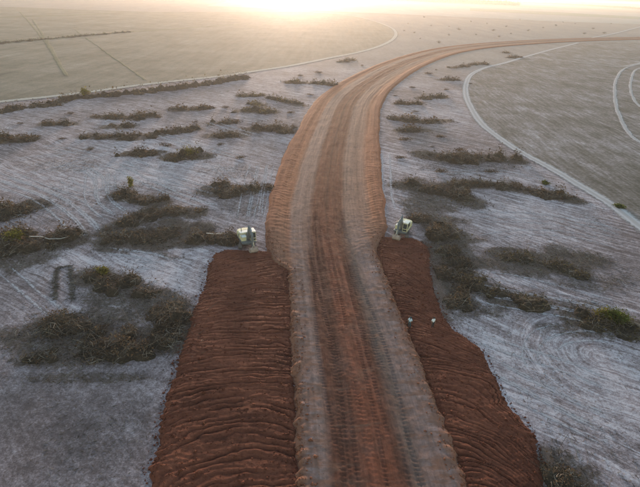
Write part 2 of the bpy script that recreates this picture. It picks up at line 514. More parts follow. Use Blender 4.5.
def field_mat(name, stops, rot, freq=0.9, along=0.02, hf=1.0, bumpd=0.12, rows_=.8):
    n = NT(name)
    P = n.pos()
    s1 = n.noise(n.map(P, rot, (freq, along, 1)), 1.0, 5, .62)
    s2 = n.noise(n.map(P, rot, (freq * .18, along * .6, 1)), 1.0, 4, .6)
    f = n.noise(P, 1.1, 7, .7); m = n.noise(P, .03, 4, .6)
    b2 = n.noise(P, .16, 6, .7)
    t = n.math('MULTIPLY_ADD', n.math('SUBTRACT', s1, .5), rows_, .5)
    t = n.math('MULTIPLY_ADD', n.math('SUBTRACT', s2, .5), rows_ * .7, t)
    t = n.math('MULTIPLY_ADD', n.math('SUBTRACT', b2, .5), .9, t)
    t = n.math('MULTIPLY_ADD', n.math('SUBTRACT', f, .5), 1.1 * hf, t)
    t = n.math('MULTIPLY_ADD', n.math('SUBTRACT', m, .5), 1.0, t)
    return n.done(n.ramp(t, stops), n.bump(n.math('ADD', s1, f), .4, bumpd))


# white track on the right (its centre line also bounds the stubble field)
TR_W = spline(ats([(690, 262), (640, 227), (610, 204), (580, 186), (550, 168), (520, 152), (495, 135), (480, 122), (471, 108), (466, 96), (466, 85),
                   (471, 75), (485, 68), (505, 63), (525, 57), (550, 50), (570, 45), (578, 43)]), 4)
TR_L = spline(ats([(-40, 110), (0, 102), (40, 98), (90, 92), (150, 84), (220, 76.5), (250, 72), (290, 66), (330, 58), (360, 52), (380, 46), (392, 40), (396, 34), (393, 29),
                   (385, 25), (372, 20.5), (355, 16.5), (330, 13.5), (300, 12)]), 6)

mat_stubble = field_mat('stubble', [(0.1, (.10, .082, .062)), (0.42, (.175, .138, .118)), (0.7, (.27, .217, .205)), (1.0, (.46, .385, .375))], fdir((500, 100), (600, 116)), 0.8, 0.09, hf=1.4, rows_=1.3)
pts = [tuple(p) for p in TR_W] + [tuple(p) for p in ats([(640, 42.5), (800, 40)])] + [(900, 300), (300, 60)]
field_r = sheet('field', pts, 0.03 + 0.08, mat_stubble)
mat_crop = field_mat('crop', [(0.05, (.095, .079, .05)), (0.45, (.178, .144, .105)), (0.75, (.245, .197, .15)), (1.0, (.34, .285, .23))], fdir((0, 43), (240, 25)), 0.25, 0.02)
pts = [tuple(p) for p in TR_L] + [tuple(p) for p in ats([(240, 12), (150, 12)])] + [(-760, 860), (-420, 300), (-260, 170)]
field_l = sheet('field', pts, 0.05, mat_crop)
mat_pale = field_mat('pale_field', [(0.1, (.25, .22, .20)), (0.6, (.34, .31, .29)), (1.0, (.42, .39, .36))], R_(70), 0.03, 0.004)
band = ats([(330, 11.6), (400, 14.5), (440, 16.2), (540, 21), (640, 24.5), (700, 27.5)])
top = ats([(700, 17), (640, 13.2), (560, 8.6), (480, 5.2), (400, 2.2), (340, .2)])
field_p = sheet('field', [tuple(p) for p in band] + [tuple(p) for p in top] + [(-400, 2400), (-300, 1300)], 0.25, mat_pale)
mat_green = field_mat('green_field', [(0.1, (.13, .15, .11)), (0.6, (.22, .23, .17)), (1.0, (.3, .3, .24))], R_(70), 0.03, 0.004)
field_g = sheet('field', [tuple(p) for p in ats([(470, 11), (560, 15.5), (640, 19.5), (700, 22.5), (700, 20), (640, 17), (560, 12.5), (470, 8.2)])], 0.45, mat_green)

# ------------------------------------------------------------------ tracks
def ribbon(name, line, half, mat, z=0.14, cols=9, rag=0.5, seed=0, ruts=False):
    t = np.gradient(line, axis=0); t /= np.hypot(t[:, 0], t[:, 1])[:, None]
    nrm = np.stack([t[:, 1], -t[:, 0]], -1)
    arc = np.concatenate([[0], np.cumsum(np.hypot(*np.diff(line, axis=0).T))])
    u = np.linspace(-1, 1, cols)
    hl = half + rag * fbm(arc / 6, arc * 0, seed, 3); hr = half + rag * fbm(arc / 6, arc * 0 + 9, seed, 3)
    w = np.where(u[None] < 0, hl[:, None], hr[:, None]) * u[None]
    p = line[:, None] + nrm[:, None] * w[..., None]
    z_ = z + gz(p[..., 0], p[..., 1]) if ruts else np.full(w.shape, z) - 0.12 * (np.abs(u[None]) > .99)
    v = np.dstack([p, z_]).reshape(-1, 3)
    rim = np.repeat(np.abs(u)[None], len(line), 0)
    me = mesh_np(name, v, grid_faces(len(line), cols)[:, ::-1], dict(u=w.ravel(), v=np.repeat(arc, cols), rim=rim.ravel()), True, [mat])
    me.update()
    if me.polygons[len(me.polygons) // 2].normal.z < 0:
        me.flip_normals()
    return link(name, me, kind='structure')


def worn(n, P, start, sc=.9, amp=1.3):
    """the surface thins out towards its rim and lets the ground below show"""
    k = n.math('MULTIPLY_ADD', n.math('SUBTRACT', n.noise(P, sc, 6, .72), .5), amp, n.attr('rim'))
    k = n.ramp(k, [(start, 0.0), (min(start + .4, 1.0), 1.0)])
    tr = n.t.nodes.new('ShaderNodeBsdfTransparent'); mx = n.t.nodes.new('ShaderNodeMixShader')
    n.put(mx.inputs[0], k)
    n.t.links.new(n.b.outputs[0], mx.inputs[1]); n.t.links.new(tr.outputs[0], mx.inputs[2])
    n.t.links.new(mx.outputs[0], n.out.inputs['Surface'])
    return n.m


def track_mat(name, c0, c1, cm):
    n = NT(name)
    P = n.pos()
    u = n.attr('u'); uv = n.xyz(u, n.attr('v'), 0)
    a = n.math('ABSOLUTE', n.math('ADD', u, n.math('MULTIPLY', n.math('SUBTRACT', n.noise(P, .15, 3), .5), .8)))
    rut = n.ramp(n.math('ABSOLUTE', n.math('SUBTRACT', a, 0.85)), [(0.1, 1.0), (0.55, 0.0)])
    f = n.noise(n.map(uv, 0, (3, .25, 1)), 1, 5, .65)
    c = n.mix(f, c0, c1)
    c = n.mix(n.math('MULTIPLY', rut, .8), c, cm)
    n.done(c, n.bump(n.math('SUBTRACT', f, rut), .4, .12))
    return worn(n, P, .48, 1.0, 1.5)


mat_track = track_mat('sandy_track', (.34, .285, .27), (.48, .42, .40), (.56, .49, .48))
track_w = ribbon('dirt_track', TR_W, 2.4, mat_track, seed=2)
mat_track2 = track_mat('field_track', (.30, .25, .21), (.44, .38, .33), (.5, .44, .38))
track_l = ribbon('dirt_track', TR_L, 3.2, mat_track2, seed=4)
track_x = ribbon('dirt_track', spline(ats([(592, 38), (615, 33.5), (640, 27), (680, 16.5)]), 12), 3.2, mat_track, z=.3, seed=6)
track_y = ribbon('dirt_track', spline(ats([(548, 58.5), (575, 62), (605, 65.5), (622, 66.5), (645, 62)]), 5), 1.3, mat_track, seed=7)
track_z = ribbon('dirt_track', spline(ats([(650, 66), (636, 70), (631, 80), (631, 92), (637, 104), (650, 112)]), 3), 1.1, mat_track, seed=8)
track_q = ribbon('dirt_track', spline(ats([(650, 62), (626, 68), (616, 80), (615, 100), (620, 118), (632, 137), (655, 150)]), 3), 1.2, mat_track, seed=9, z=.17)
mat_strip = field_mat('grassy_strip', [(0.1, (.10, .09, .045)), (0.5, (.155, .135, .08)), (1.0, (.24, .205, .13))], 0.3, .25, .05)
for k_, (pl, hw) in enumerate([([(-20, 45), (60, 38), (130, 32), (240, 24.5)], 4.5), ([(-20, 18), (60, 15.5), (110, 13.5)], 7.0),
                               ([(20, 12), (36, 30), (52, 52), (66, 76)], 1.1), ([(33, 20), (46, 40), (60, 66)], 1.1), ([(75, 30), (110, 55), (145, 80)], 0.6)]):
    ribbon('grass_strip', spline(ats(pl), 8), hw, mat_strip, z=.13 + .01 * k_, seed=20 + k_, rag=1.4)

n = NT('wheel_rut'); P = n.pos()
f = n.noise(P, 2.2, 6, .7)
n.done(n.mix(f, (.32, .265, .265), (.56, .485, .485)), n.bump(f, .4, .08))
mat_rut = worn(n, P, .22, 1.3, 2.6)
for k_, (pl, gap, hw, st) in enumerate(LINES):
    if st < .35:
        continue
    g = spline(ats(pl), 1.2)
    tg = np.gradient(g, axis=0); tg /= np.hypot(tg[:, 0], tg[:, 1])[:, None]
    vs_, fs_, rm, us, ar, base_ = [], [], [], [], [], 0
    arc_ = np.concatenate([[0], np.cumsum(np.hypot(*np.diff(g, axis=0).T))])
    for off in ([-gap, gap] if k_ % 3 else [-gap - .5, -gap, gap, gap + .45, gap + 2.6]):
        c_ = g + np.stack([tg[:, 1], -tg[:, 0]], -1) * (off + .25 * fbm(arc_ / 7, arc_ * 0 + off, 5 + k_, 2))[:, None]
        wdt = hw * .75 * (.6 + .8 * vnoise(arc_ / 4, arc_ * 0 + off, 9 + k_))
        uu = np.array([-1, 0, 1.0])
        p = c_[:, None] + np.stack([tg[:, 1], -tg[:, 0]], -1)[:, None] * (uu[None] * wdt[:, None])[..., None]
        fade = 1 - np.minimum(smooth(0, 6, arc_), smooth(0, 6, arc_.max() - arc_)) * (.55 + .45 * st)
        vs_.append(np.dstack([p, gz(p[..., 0], p[..., 1]) + .018 + .002 * (k_ % 5)]).reshape(-1, 3))
        fs_.append(grid_faces(len(g), 3)[:, ::-1] + base_); base_ += len(g) * 3
        rm.append((np.abs(uu)[None] * .6 + fade[:, None]).ravel())
    me = mesh_np('wheel_track', np.vstack(vs_), np.vstack(fs_), dict(rim=np.concatenate(rm)), True, [mat_rut])
    if me.polygons[len(g)].normal.z < 0:
        me.flip_normals()
    link('wheel_track', me, kind='structure')

# ------------------------------------------------------------------ the red road
CL = spline([(9.0, 5), (7.4, 25), (6.2, 40), (4.6, 55), (3.0, 70), (1.6, 85), (1.4, 102), (2.2, 126)]
            + [tuple(at(*p)) for p in ((338.5, 132), (350, 101), (374, 80), (407, 63), (442, 52.0), (480, 46.2), (530, 42.4), (580, 40.0), (640, 38.5), (740, 36.8))], 0.1)
arc = np.concatenate([[0], np.cumsum(np.hypot(*np.diff(CL, axis=0).T))])
vs = [0.0]
while vs[-1] < arc[-1] - 1:
    v = vs[-1]
    vs.append(v + (0.13 if v < 80 else min(0.13 * (1 + (v - 80) * 0.02), 4.0)))
vs = np.array(vs)
cl = np.stack([np.interp(vs, arc, CL[:, 0]), np.interp(vs, arc, CL[:, 1])], -1)
tn = np.gradient(cl, axis=0); tn /= np.hypot(tn[:, 0], tn[:, 1])[:, None]
nr = np.stack([tn[:, 1], -tn[:, 0]], -1)                     # to the right
Yc = cl[:, 1]
hl = np.interp(Yc, [5, 70, 74, 80, 100, 130, 220, 300, 400, 900], [8.5, 8.7, 11.4, 12.2, 13.4, 14.0, 14.6, 14.6, 14.6, 14.6])
hr = np.interp(Yc, [5, 77, 82, 88, 105, 130, 220, 300, 400, 900], [8.5, 8.5, 10.6, 12.2, 13.4, 13.8, 14.6, 14.6, 14.6, 14.6])
NC = 141
un = np.linspace(-1, 1, NC)
U = np.where(un[None] < 0, hl[:, None], hr[:, None]) * un[None]
V = np.repeat(vs[:, None], NC, 1)
jag = (0.45 * fbm(V / 1.1, U * 0 + 3, 4, 3) * (1 - .6 * smooth(60, 75, V)) + 0.35 * fbm(V / 7, U * 0, 14, 2)) * (np.abs(un[None]) > 0.86) * np.sign(un)[None] * (np.abs(un[None]) - .86) / .14
Uj = U + jag
Xr = cl[:, None, 0] + nr[:, None, 0] * Uj; Yr = cl[:, None, 1] + nr[:, None, 1] * Uj
edge = np.minimum(hl[:, None] + U, hr[:, None] - U)          # metres to the edge
base = 0.55 * smooth(-0.02, .9, edge) - 0.06
nearw = 1 - smooth(60, 140, V)
hgt = base + 0.10 * fbm(U / 2.2, V / 6, 21, 4) + 0.05 * fbm(U / .5, V / .8, 24, 3) * nearw
# rows left by crawler tracks
trd = np.zeros_like(U)
for kk, u0 in enumerate([-4.4, -3.7, -3.1, -2.5, -1.9, -1.3, 1.2, 1.8, 2.5, 3.2, 3.8, -0.4, 0.5]):
    w0 = 0.24
    uu = U - u0 - 0.9 * fbm(V / 22, V * 0 + kk * 3.3, 60, 2)
    inb = 1 - smooth(w0 * .7, w0 * 1.2, np.abs(uu))
    ph = V / (0.52 + 0.05 * (kk % 3)) + kk * .37 + np.abs(uu) * .9
    on = smooth(.35, .6, vnoise(V / 9, V * 0 + kk, 77)) * (.4 + .6 * vnoise(V / 1.3, V * 0 + kk, 79))
    trd += inb * (0.06 * np.sin(2 * np.pi * (ph + .25 * fbm(V / .8, U / .3, 61, 2))) - .07) * (0.1 + .9 * on)
hgt += .10 * fbm(U / .9 + .6 * fbm(V / 18, V * 0, 33, 2), V / 45, 25, 3) * smooth(1.2, 2.4, edge)
hgt += trd * (1 - smooth(70, 110, V)) - 0.16 * np.exp(-((np.abs(U) - 3.0) / 1.3) ** 2) * nearw
# humps of spoil tipped along both edges beside the fresh soil
kerb = np.zeros_like(U)
for sgn, e in ((-1, hl[:, None] + U), (1, hr[:, None] - U)):
    per = 1.75 + 0.25 * fbm(V / 9, V * 0 + sgn, 90, 2)
    ph = V / 1.3 + 1.3 * fbm(V / 4, V * 0 + sgn * 7, 95, 3) - e * 0.3 + .25 * fbm(U / .8, V / .8, 97, 3)
    hump = (0.5 + 0.5 * np.cos(2 * np.pi * ph)) ** 0.8
    am = (0.05 + .30 * vnoise(V / 1.7, V * 0 + sgn * 5, 96) ** 2 * 2) * (1 if sgn < 0 else .5)
    kerb += am * hump * np.exp(-((e - 0.75 - .5 * fbm(V / 1.6, V * 0, 98, 2)) / 0.6) ** 2) * (1 - smooth(60, 76, V))
    # ridged shoulders further on
    ph2 = V / 1.5 + 1.0 * fbm(V / 4, U / 3, 99, 3) + 0.25 * e
    kerb += (0.018 * np.sin(2 * np.pi * ph2) + .04 * fbm(U / 1.0, V / 1.0, 94, 4)) * smooth(.4, 1.4, e) * (1 - smooth(4.2, 5.6, e)) * smooth(66, 80, V) * (1 - smooth(150, 230, V))
    kerb += 0.25 * np.exp(-((e - 2.4) / 1.6) ** 2) * smooth(66, 80, V)
hgt += kerb
hgt = np.where(edge < .02, -0.12, hgt)
n = NT('road_earth')
P = n.pos(); u = n.attr('u'); v = n.attr('v'); uv = n.xyz(u, v, 0)
un_ = n.math('MULTIPLY_ADD', n.math('SUBTRACT', n.noise(n.map(uv, 0, (.5, .07, 1)), 1, 5, .65), .5), 1.5, u)
q = n.math('MULTIPLY_ADD', un_, 1 / 20.0, .5)
TAN, PALE, DARK, RED = (.30, .108, .058), (.27, .178, .158), (.115, .043, .027), (.185, .060, .034)
near_c = n.ramp(q, [(0.06, (.22, .105, .068)), (0.10, TAN), (0.135, PALE), (0.23, (.22, .135, .112)), (0.28, DARK), (0.40, DARK), (0.45, RED), (0.55, RED), (0.60, DARK), (0.67, (.15, .095, .075)),
                    (0.73, (.21, .13, .11)), (0.85, PALE), (0.9, TAN), (0.95, (.22, .105, .068))])
q2 = n.math('MULTIPLY_ADD', un_, 1 / 36.0, .5)
far_c = n.ramp(q2, [(0.09, (.19, .076, .042)), (0.14, TAN), (0.265, (.31, .118, .062)), (0.295, (.29, .165, .125)), (0.385, (.28, .155, .115)), (0.415, (.165, .057, .032)), (0.475, (.175, .060, .033)), (0.492, (.095, .031, .018)),
                    (0.51, (.17, .058, .032)), (0.575, (.16, .056, .031)), (0.61, (.28, .155, .112)), (0.73, (.28, .14, .095)), (0.77, (.305, .116, .062)), (0.87, TAN), (0.91, (.19, .076, .042))])
fz = n.ramp(n.math('MULTIPLY_ADD', n.math('SUBTRACT', n.noise(P, .2, 3), .5), 20, v), [(0.0, 0.0), (1.0, 1.0)])
fz = n.node('ShaderNodeMapRange', {0: n.math('MULTIPLY_ADD', n.math('SUBTRACT', n.noise(P, .2, 3), .5), 24, v), 1: 66.0, 2: 92.0})
wear_ = n.ramp(n.noise(n.map(uv, 0, (.28, .16, 1)), 1, 6, .68), [(0.45, 0.0), (0.7, .5)])
near_c = n.mix(wear_, near_c, (.165, .083, .062))
c = n.mix(fz, near_c, far_c)
f1 = n.noise(n.map(uv, 0, (2.2, .3, 1)), 1, 6, .7); f2 = n.noise(P, 3.0, 7, .72); f3 = n.noise(n.map(uv, 0, (.3, 1.0, 1)), 1, 5, .65)
rutn = n.noise(n.map(uv, 0, (1.1, .012, 1)), 1, 5, .7)
br = n.math('MULTIPLY_ADD', n.math('SUBTRACT', f1, .5), .9, 1.0)
br = n.math('MULTIPLY_ADD', n.math('SUBTRACT', rutn, .5), 1.5, br)
br = n.math('MULTIPLY_ADD', n.math('SUBTRACT', f2, .5), 1.1, br)
br = n.math('MULTIPLY_ADD', n.math('SUBTRACT', f3, .5), .9, br)
c = n.mul(c, n.node('ShaderNodeCombineColor', {0: br, 1: br, 2: br}))
# orange scatter of clods thrown from the side over the pale strips
tr_ = n.noise(n.map(uv, .15, (.22, .9, 1)), 1, 5, .7)
sidew = n.ramp(n.math('ABSOLUTE', u), [(0.0, 0.0), (1.0, 1.0)])
sm = n.node('ShaderNodeMapRange', {0: n.math('ABSOLUTE', u), 1: 4.5, 2: 8.0})
thr = n.math('MULTIPLY', n.ramp(n.math('MULTIPLY_ADD', sm, .22, tr_), [(0.55, 0.0), (0.66, 1.0)]), n.math('SUBTRACT', 1.0, fz))
c = n.mix(n.math('MULTIPLY', thr, .75), c, (.20, .095, .062))
mat_road = n.done(c, n.bump(n.math('ADD', f2, f1), .5, .10))
me = mesh_np('road', np.dstack([Xr, Yr, hgt]).reshape(-1, 3), grid_faces(len(vs), NC)[:, ::-1], dict(u=U.ravel(), v=V.ravel()), True, [mat_road])
if me.polygons[500].normal.z < 0:
    me.flip_normals()
road = link('road', me, kind='structure')

# ------------------------------------------------------------------ fresh soil strips beside the road
n = NT('fresh_soil', .9, .2)
P = n.pos()
f2 = n.noise(P, 2.5, 8, .72); f1 = n.noise(n.map(P, 0, (.18, 1.1, 1)), 1, 6, .65); m = n.noise(P, .12, 4, .6)
tt = n.math('MULTIPLY_ADD', n.math('SUBTRACT', f1, .5), .9, n.math('MULTIPLY_ADD', n.math('SUBTRACT', m, .5), .9, f2))
tt = n.math('MULTIPLY_ADD', n.attr('ridge_shade'), .25, tt)  # shading put into the soil colour: grooves darker, ridges lighter
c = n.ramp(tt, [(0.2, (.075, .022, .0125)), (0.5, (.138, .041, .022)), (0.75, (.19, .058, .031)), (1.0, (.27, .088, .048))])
mat_soil = n.done(c, n.bump(n.math('ADD', n.math('ADD', f2, n.noise(P, 9, 5, .75)), n.math('MULTIPLY', f1, .6)), .8, .13))


def soil(name, inner, outer, y_end, arcs, seed, label):
    inn, outp = ats(inner), ats(outer)
    inn = inn[np.argsort(inn[:, 1])]; outp = outp[np.argsort(outp[:, 1])]
    y0 = 18.0
    rows = np.arange(y0, y_end, 0.12)
    ns = 150
    s = np.linspace(0, 1, ns)
    xi = np.interp(rows, inn[:, 1], inn[:, 0]) + .35 * fbm(rows / 1.4, rows * 0, seed, 3)
    xo = np.interp(rows, outp[:, 1], outp[:, 0])
    sg = np.sign(xo[0] - xi[0])
    xi = xi - sg * .8                                           # tucks under the humps of the road edge
    xo = xo + .55 * fbm(rows / 3.2, rows * 0 + 5, seed, 4) + sg * (.45 * np.abs(np.sin(np.pi * rows / .85 + 2.5 * fbm(rows / 3.5, rows * 0, seed + 8, 2))) * vnoise(rows / 1.1, rows * 0 + 8, seed))
    # the far end closes in a blunt round
    te = np.clip((y_end - rows) / 5.0, 0, 1)
    shr = np.sqrt(np.clip(1 - (1 - te) ** 2, 0, 1))
    mid_ = xi * .6 + xo * .4
    rag = 1 + .12 * fbm(rows / 1.2, rows * 0 + 2, seed, 2)
    xi2 = mid_ + (xi - mid_) * (0.85 + .15 * shr); xo2 = mid_ + (xo - mid_) * (0.35 + .65 * shr) * np.where(te < 1, rag, 1)
    Xs = xi2[:, None] * (1 - s) + xo2[:, None] * s
    w = np.abs(xo2 - xi2)[:, None] * np.ones(ns)
    e = np.minimum(s[None] * w, (1 - s[None]) * w)
    e = np.minimum(e, (y_end - rows)[:, None] + 0 * e)
    Ys = rows[:, None] + 0 * Xs
    # push ridges: each one a sickle across the strip
    bend = arcs[0] * (0.5 + 1.1 * vnoise(Ys / 9, Ys * 0 + 2, seed + 12))
    ph = (Ys + bend * np.clip(s[None] - arcs[1], 0, 1) ** 2 * 4 + arcs[2] * s[None] + 1.1 * fbm(Xs / 6, Ys / 5, seed + 1, 3)) / .72
    ph = ph + .30 * fbm(Xs / 1.8, Ys / 1.2, seed + 3, 3) + 1.6 * fbm(Ys / 4.5, Ys * 0, seed + 8, 3)
    fr = ph - np.floor(ph)
    rid = np.floor(ph)
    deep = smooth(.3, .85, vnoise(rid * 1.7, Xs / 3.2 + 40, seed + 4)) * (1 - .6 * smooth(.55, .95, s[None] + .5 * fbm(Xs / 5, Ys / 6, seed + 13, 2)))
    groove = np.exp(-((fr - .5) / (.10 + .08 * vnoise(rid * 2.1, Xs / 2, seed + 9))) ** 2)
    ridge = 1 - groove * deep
    lobe = .09 * vnoise(rid * 3.7 + 11, Xs / 5, seed + 10) + .06 * np.abs(np.sin(np.pi * (fr - .5)))
    hz = .30 + lobe + .17 * (ridge - 1) + .10 * fbm(Xs / 3, Ys / 3, seed + 6, 4) + .09 * fbm(Xs / .9, Ys / .35, seed + 7, 5)
    hz += .22 * smooth(.55, 1.0, s)[None] * smooth(0, 2.5, e)   # a low bank on the outer side
    hz = hz * smooth(0, 1.1, e) - .06
    hz = np.where(e < .02, -.12, hz)
    me = mesh_np(name, np.dstack([Xs, Ys, hz]).reshape(-1, 3), grid_faces(len(rows), ns), dict(ridge_shade=(ridge - .5).ravel()), True, [mat_soil])
    if me.polygons[500].normal.z < 0:
        me.flip_normals()
    o = link(name, me, kind='structure', label=label)
    return o, (rows, xi2, xo2)


soil_l, SL = soil('soil_strip', [(297, 487), (293, 450), (291, 400), (289, 330), (290, 300), (286, 262), (284, 250)],
                  [(146, 500), (149, 487), (147, 467), (160, 446), (166, 405), (178, 368), (186, 335), (190, 318), (203, 293), (209, 270), (212, 250)], 76.3, (1.6, .15, -.5), 100,
                  'broad strip of fresh dark red soil left of the road')
soil_r, SR = soil('soil_strip', [(470, 487), (452, 440), (438, 400), (420, 358), (405, 325), (391, 290), (381, 262), (379, 240)],
                  [(547, 500), (545, 487), (536, 440), (522, 420), (500, 388), (481, 347), (455, 331), (443, 318), (438, 300), (432, 268), (426, 245)], 84.0, (1.9, .1, .7), 200,
                  'narrower strip of fresh dark red soil right of the road')

# ------------------------------------------------------------------ brush, shrubs, hedgerow
TONES = {
    'dry': [(0.0, (.030, .019, .012)), (0.35, (.072, .045, .028)), (0.65, (.125, .080, .049)), (0.85, (.185, .125, .078)), (1.0, (.15, .12, .05))],
    'olive': [(0.0, (.030, .022, .012)), (0.35, (.068, .05, .026)), (0.65, (.11, .08, .04)), (0.85, (.17, .125, .065)), (1.0, (.15, .14, .045))],
    'sunlit_gold': [(0.0, (.06, .042, .024)), (0.4, (.12, .085, .045)), (0.75, (.19, .14, .07)), (1.0, (.24, .20, .09))],  # low sunlight put into the leaf colour of the sunlit heaps and hedgerow
    'green': [(0.0, (.03, .038, .012)), (0.4, (.07, .08, .02)), (0.75, (.13, .14, .03)), (1.0, (.21, .20, .045))],
    'yellow': [(0.0, (.06, .055, .015)), (0.4, (.14, .12, .028)), (0.75, (.24, .20, .04)), (1.0, (.33, .28, .07))],
    'dark': [(0.0, (.02, .024, .012)), (0.5, (.045, .05, .022)), (1.0, (.08, .085, .035))],
}
MAT_LEAF = {k: island('leaves_' + k, v, trans=.25) for k, v in TONES.items()}
MAT_TWIG = island('dead_wood', [(0.0, (.045, .034, .026)), (0.5, (.13, .10, .078)), (0.8, (.27, .225, .185)), (1.0, (.46, .40, .35))])
MAT_BARK = island('bark', [(0.0, (.05, .037, .027)), (1.0, (.14, .105, .08))])
n = NT('heap_core')
P = n.pos(); f = n.noise(P, 3.2, 8, .75)
mat_core = n.done(n.ramp(n.math('MULTIPLY_ADD', n.math('SUBTRACT', n.noise(P, .5, 3), .5), .8, f), [(0.3, (.03, .022, .015)), (0.6, (.075, .053, .036)), (0.9, (.13, .095, .068))]), n.bump(f, .9, .25))


def blobs(sp, hw, hh, seed, full=False):
    rng = np.random.default_rng(seed + 5)
    seg = np.hypot(*np.diff(sp, axis=0).T); L = seg.sum(); cum = np.concatenate([[0], np.cumsum(seg)])
    k = int(L / hw * (4.0 if full else 1.7)) + 4
    a = rng.uniform(0, L, k)
    c = np.stack([np.interp(a, cum, sp[:, 0]), np.interp(a, cum, sp[:, 1])], -1) + rng.normal(0, .58 * hw, (k, 2))
    return c, hw * rng.uniform(.3, 1.15, k), hh * rng.uniform(.2, 1.2, k)


def heap_h(x, y, bl, seed):
    h = np.zeros(np.shape(x))
    w = .45 * fbm(x / 1.3, y / 1.3, seed + 2, 4)
    for c, r, t in zip(*bl):
        d = np.hypot(x - c[0], (y - c[1])) / r + w
        h = np.maximum(h, t * np.clip(1 - d * d * np.sign(d), 0, 1.1))
    return h


def leaf_mesh(name, p, size, rng, mat, up=0.35):
    k = len(p)
    a = rng.normal(size=(k, 3)); a[:, 2] *= .6; a /= np.linalg.norm(a, axis=1)[:, None]
    b = rng.normal(size=(k, 3)); b[:, 2] += up; b = np.cross(a, b); b /= np.linalg.norm(b, axis=1)[:, None] + 1e-9
    s = (size * rng.uniform(.5, 1.4, k))[:, None]
    w = s * rng.uniform(.3, .7, (k, 1))
    v = np.stack([p - a * s, p + b * w, p + a * s, p - b * w], 1).reshape(-1, 3)
    return mesh_np(name, v, np.arange(4 * k).reshape(-1, 4), None, False, [mat])


def stick_mesh(name, p0, p1, r0, r1, mat, bend=None):
    """three-sided tapered sticks with one kink"""
    k = len(p0)
    ax = p1 - p0
    t = np.cross(ax, np.array([0.3, 0.2, 1.0])); t /= np.linalg.norm(t, axis=1)[:, None] + 1e-9
    b = np.cross(ax, t); b /= np.linalg.norm(b, axis=1)[:, None] + 1e-9
    pm = (p0 + p1) / 2 + (bend if bend is not None else 0)
    rings = []
    for p, r in ((p0, r0), (pm, (r0 + r1) / 2), (p1, r1)):
        for j in range(3):
            th = j * 2 * math.pi / 3
            rings.append(p + (t * math.cos(th) + b * math.sin(th)) * r[:, None])
    v = np.stack(rings, 1).reshape(-1, 3)
    f = []
    for q in range(2):
        for j in range(3):
            f.append([q * 3 + j, q * 3 + (j + 1) % 3, q * 3 + 3 + (j + 1) % 3, q * 3 + 3 + j])
    f = (np.array(f)[None] + (np.arange(k) * 9)[:, None, None]).reshape(-1, 4)
    return mesh_np(name, v, f, None, False, [mat])


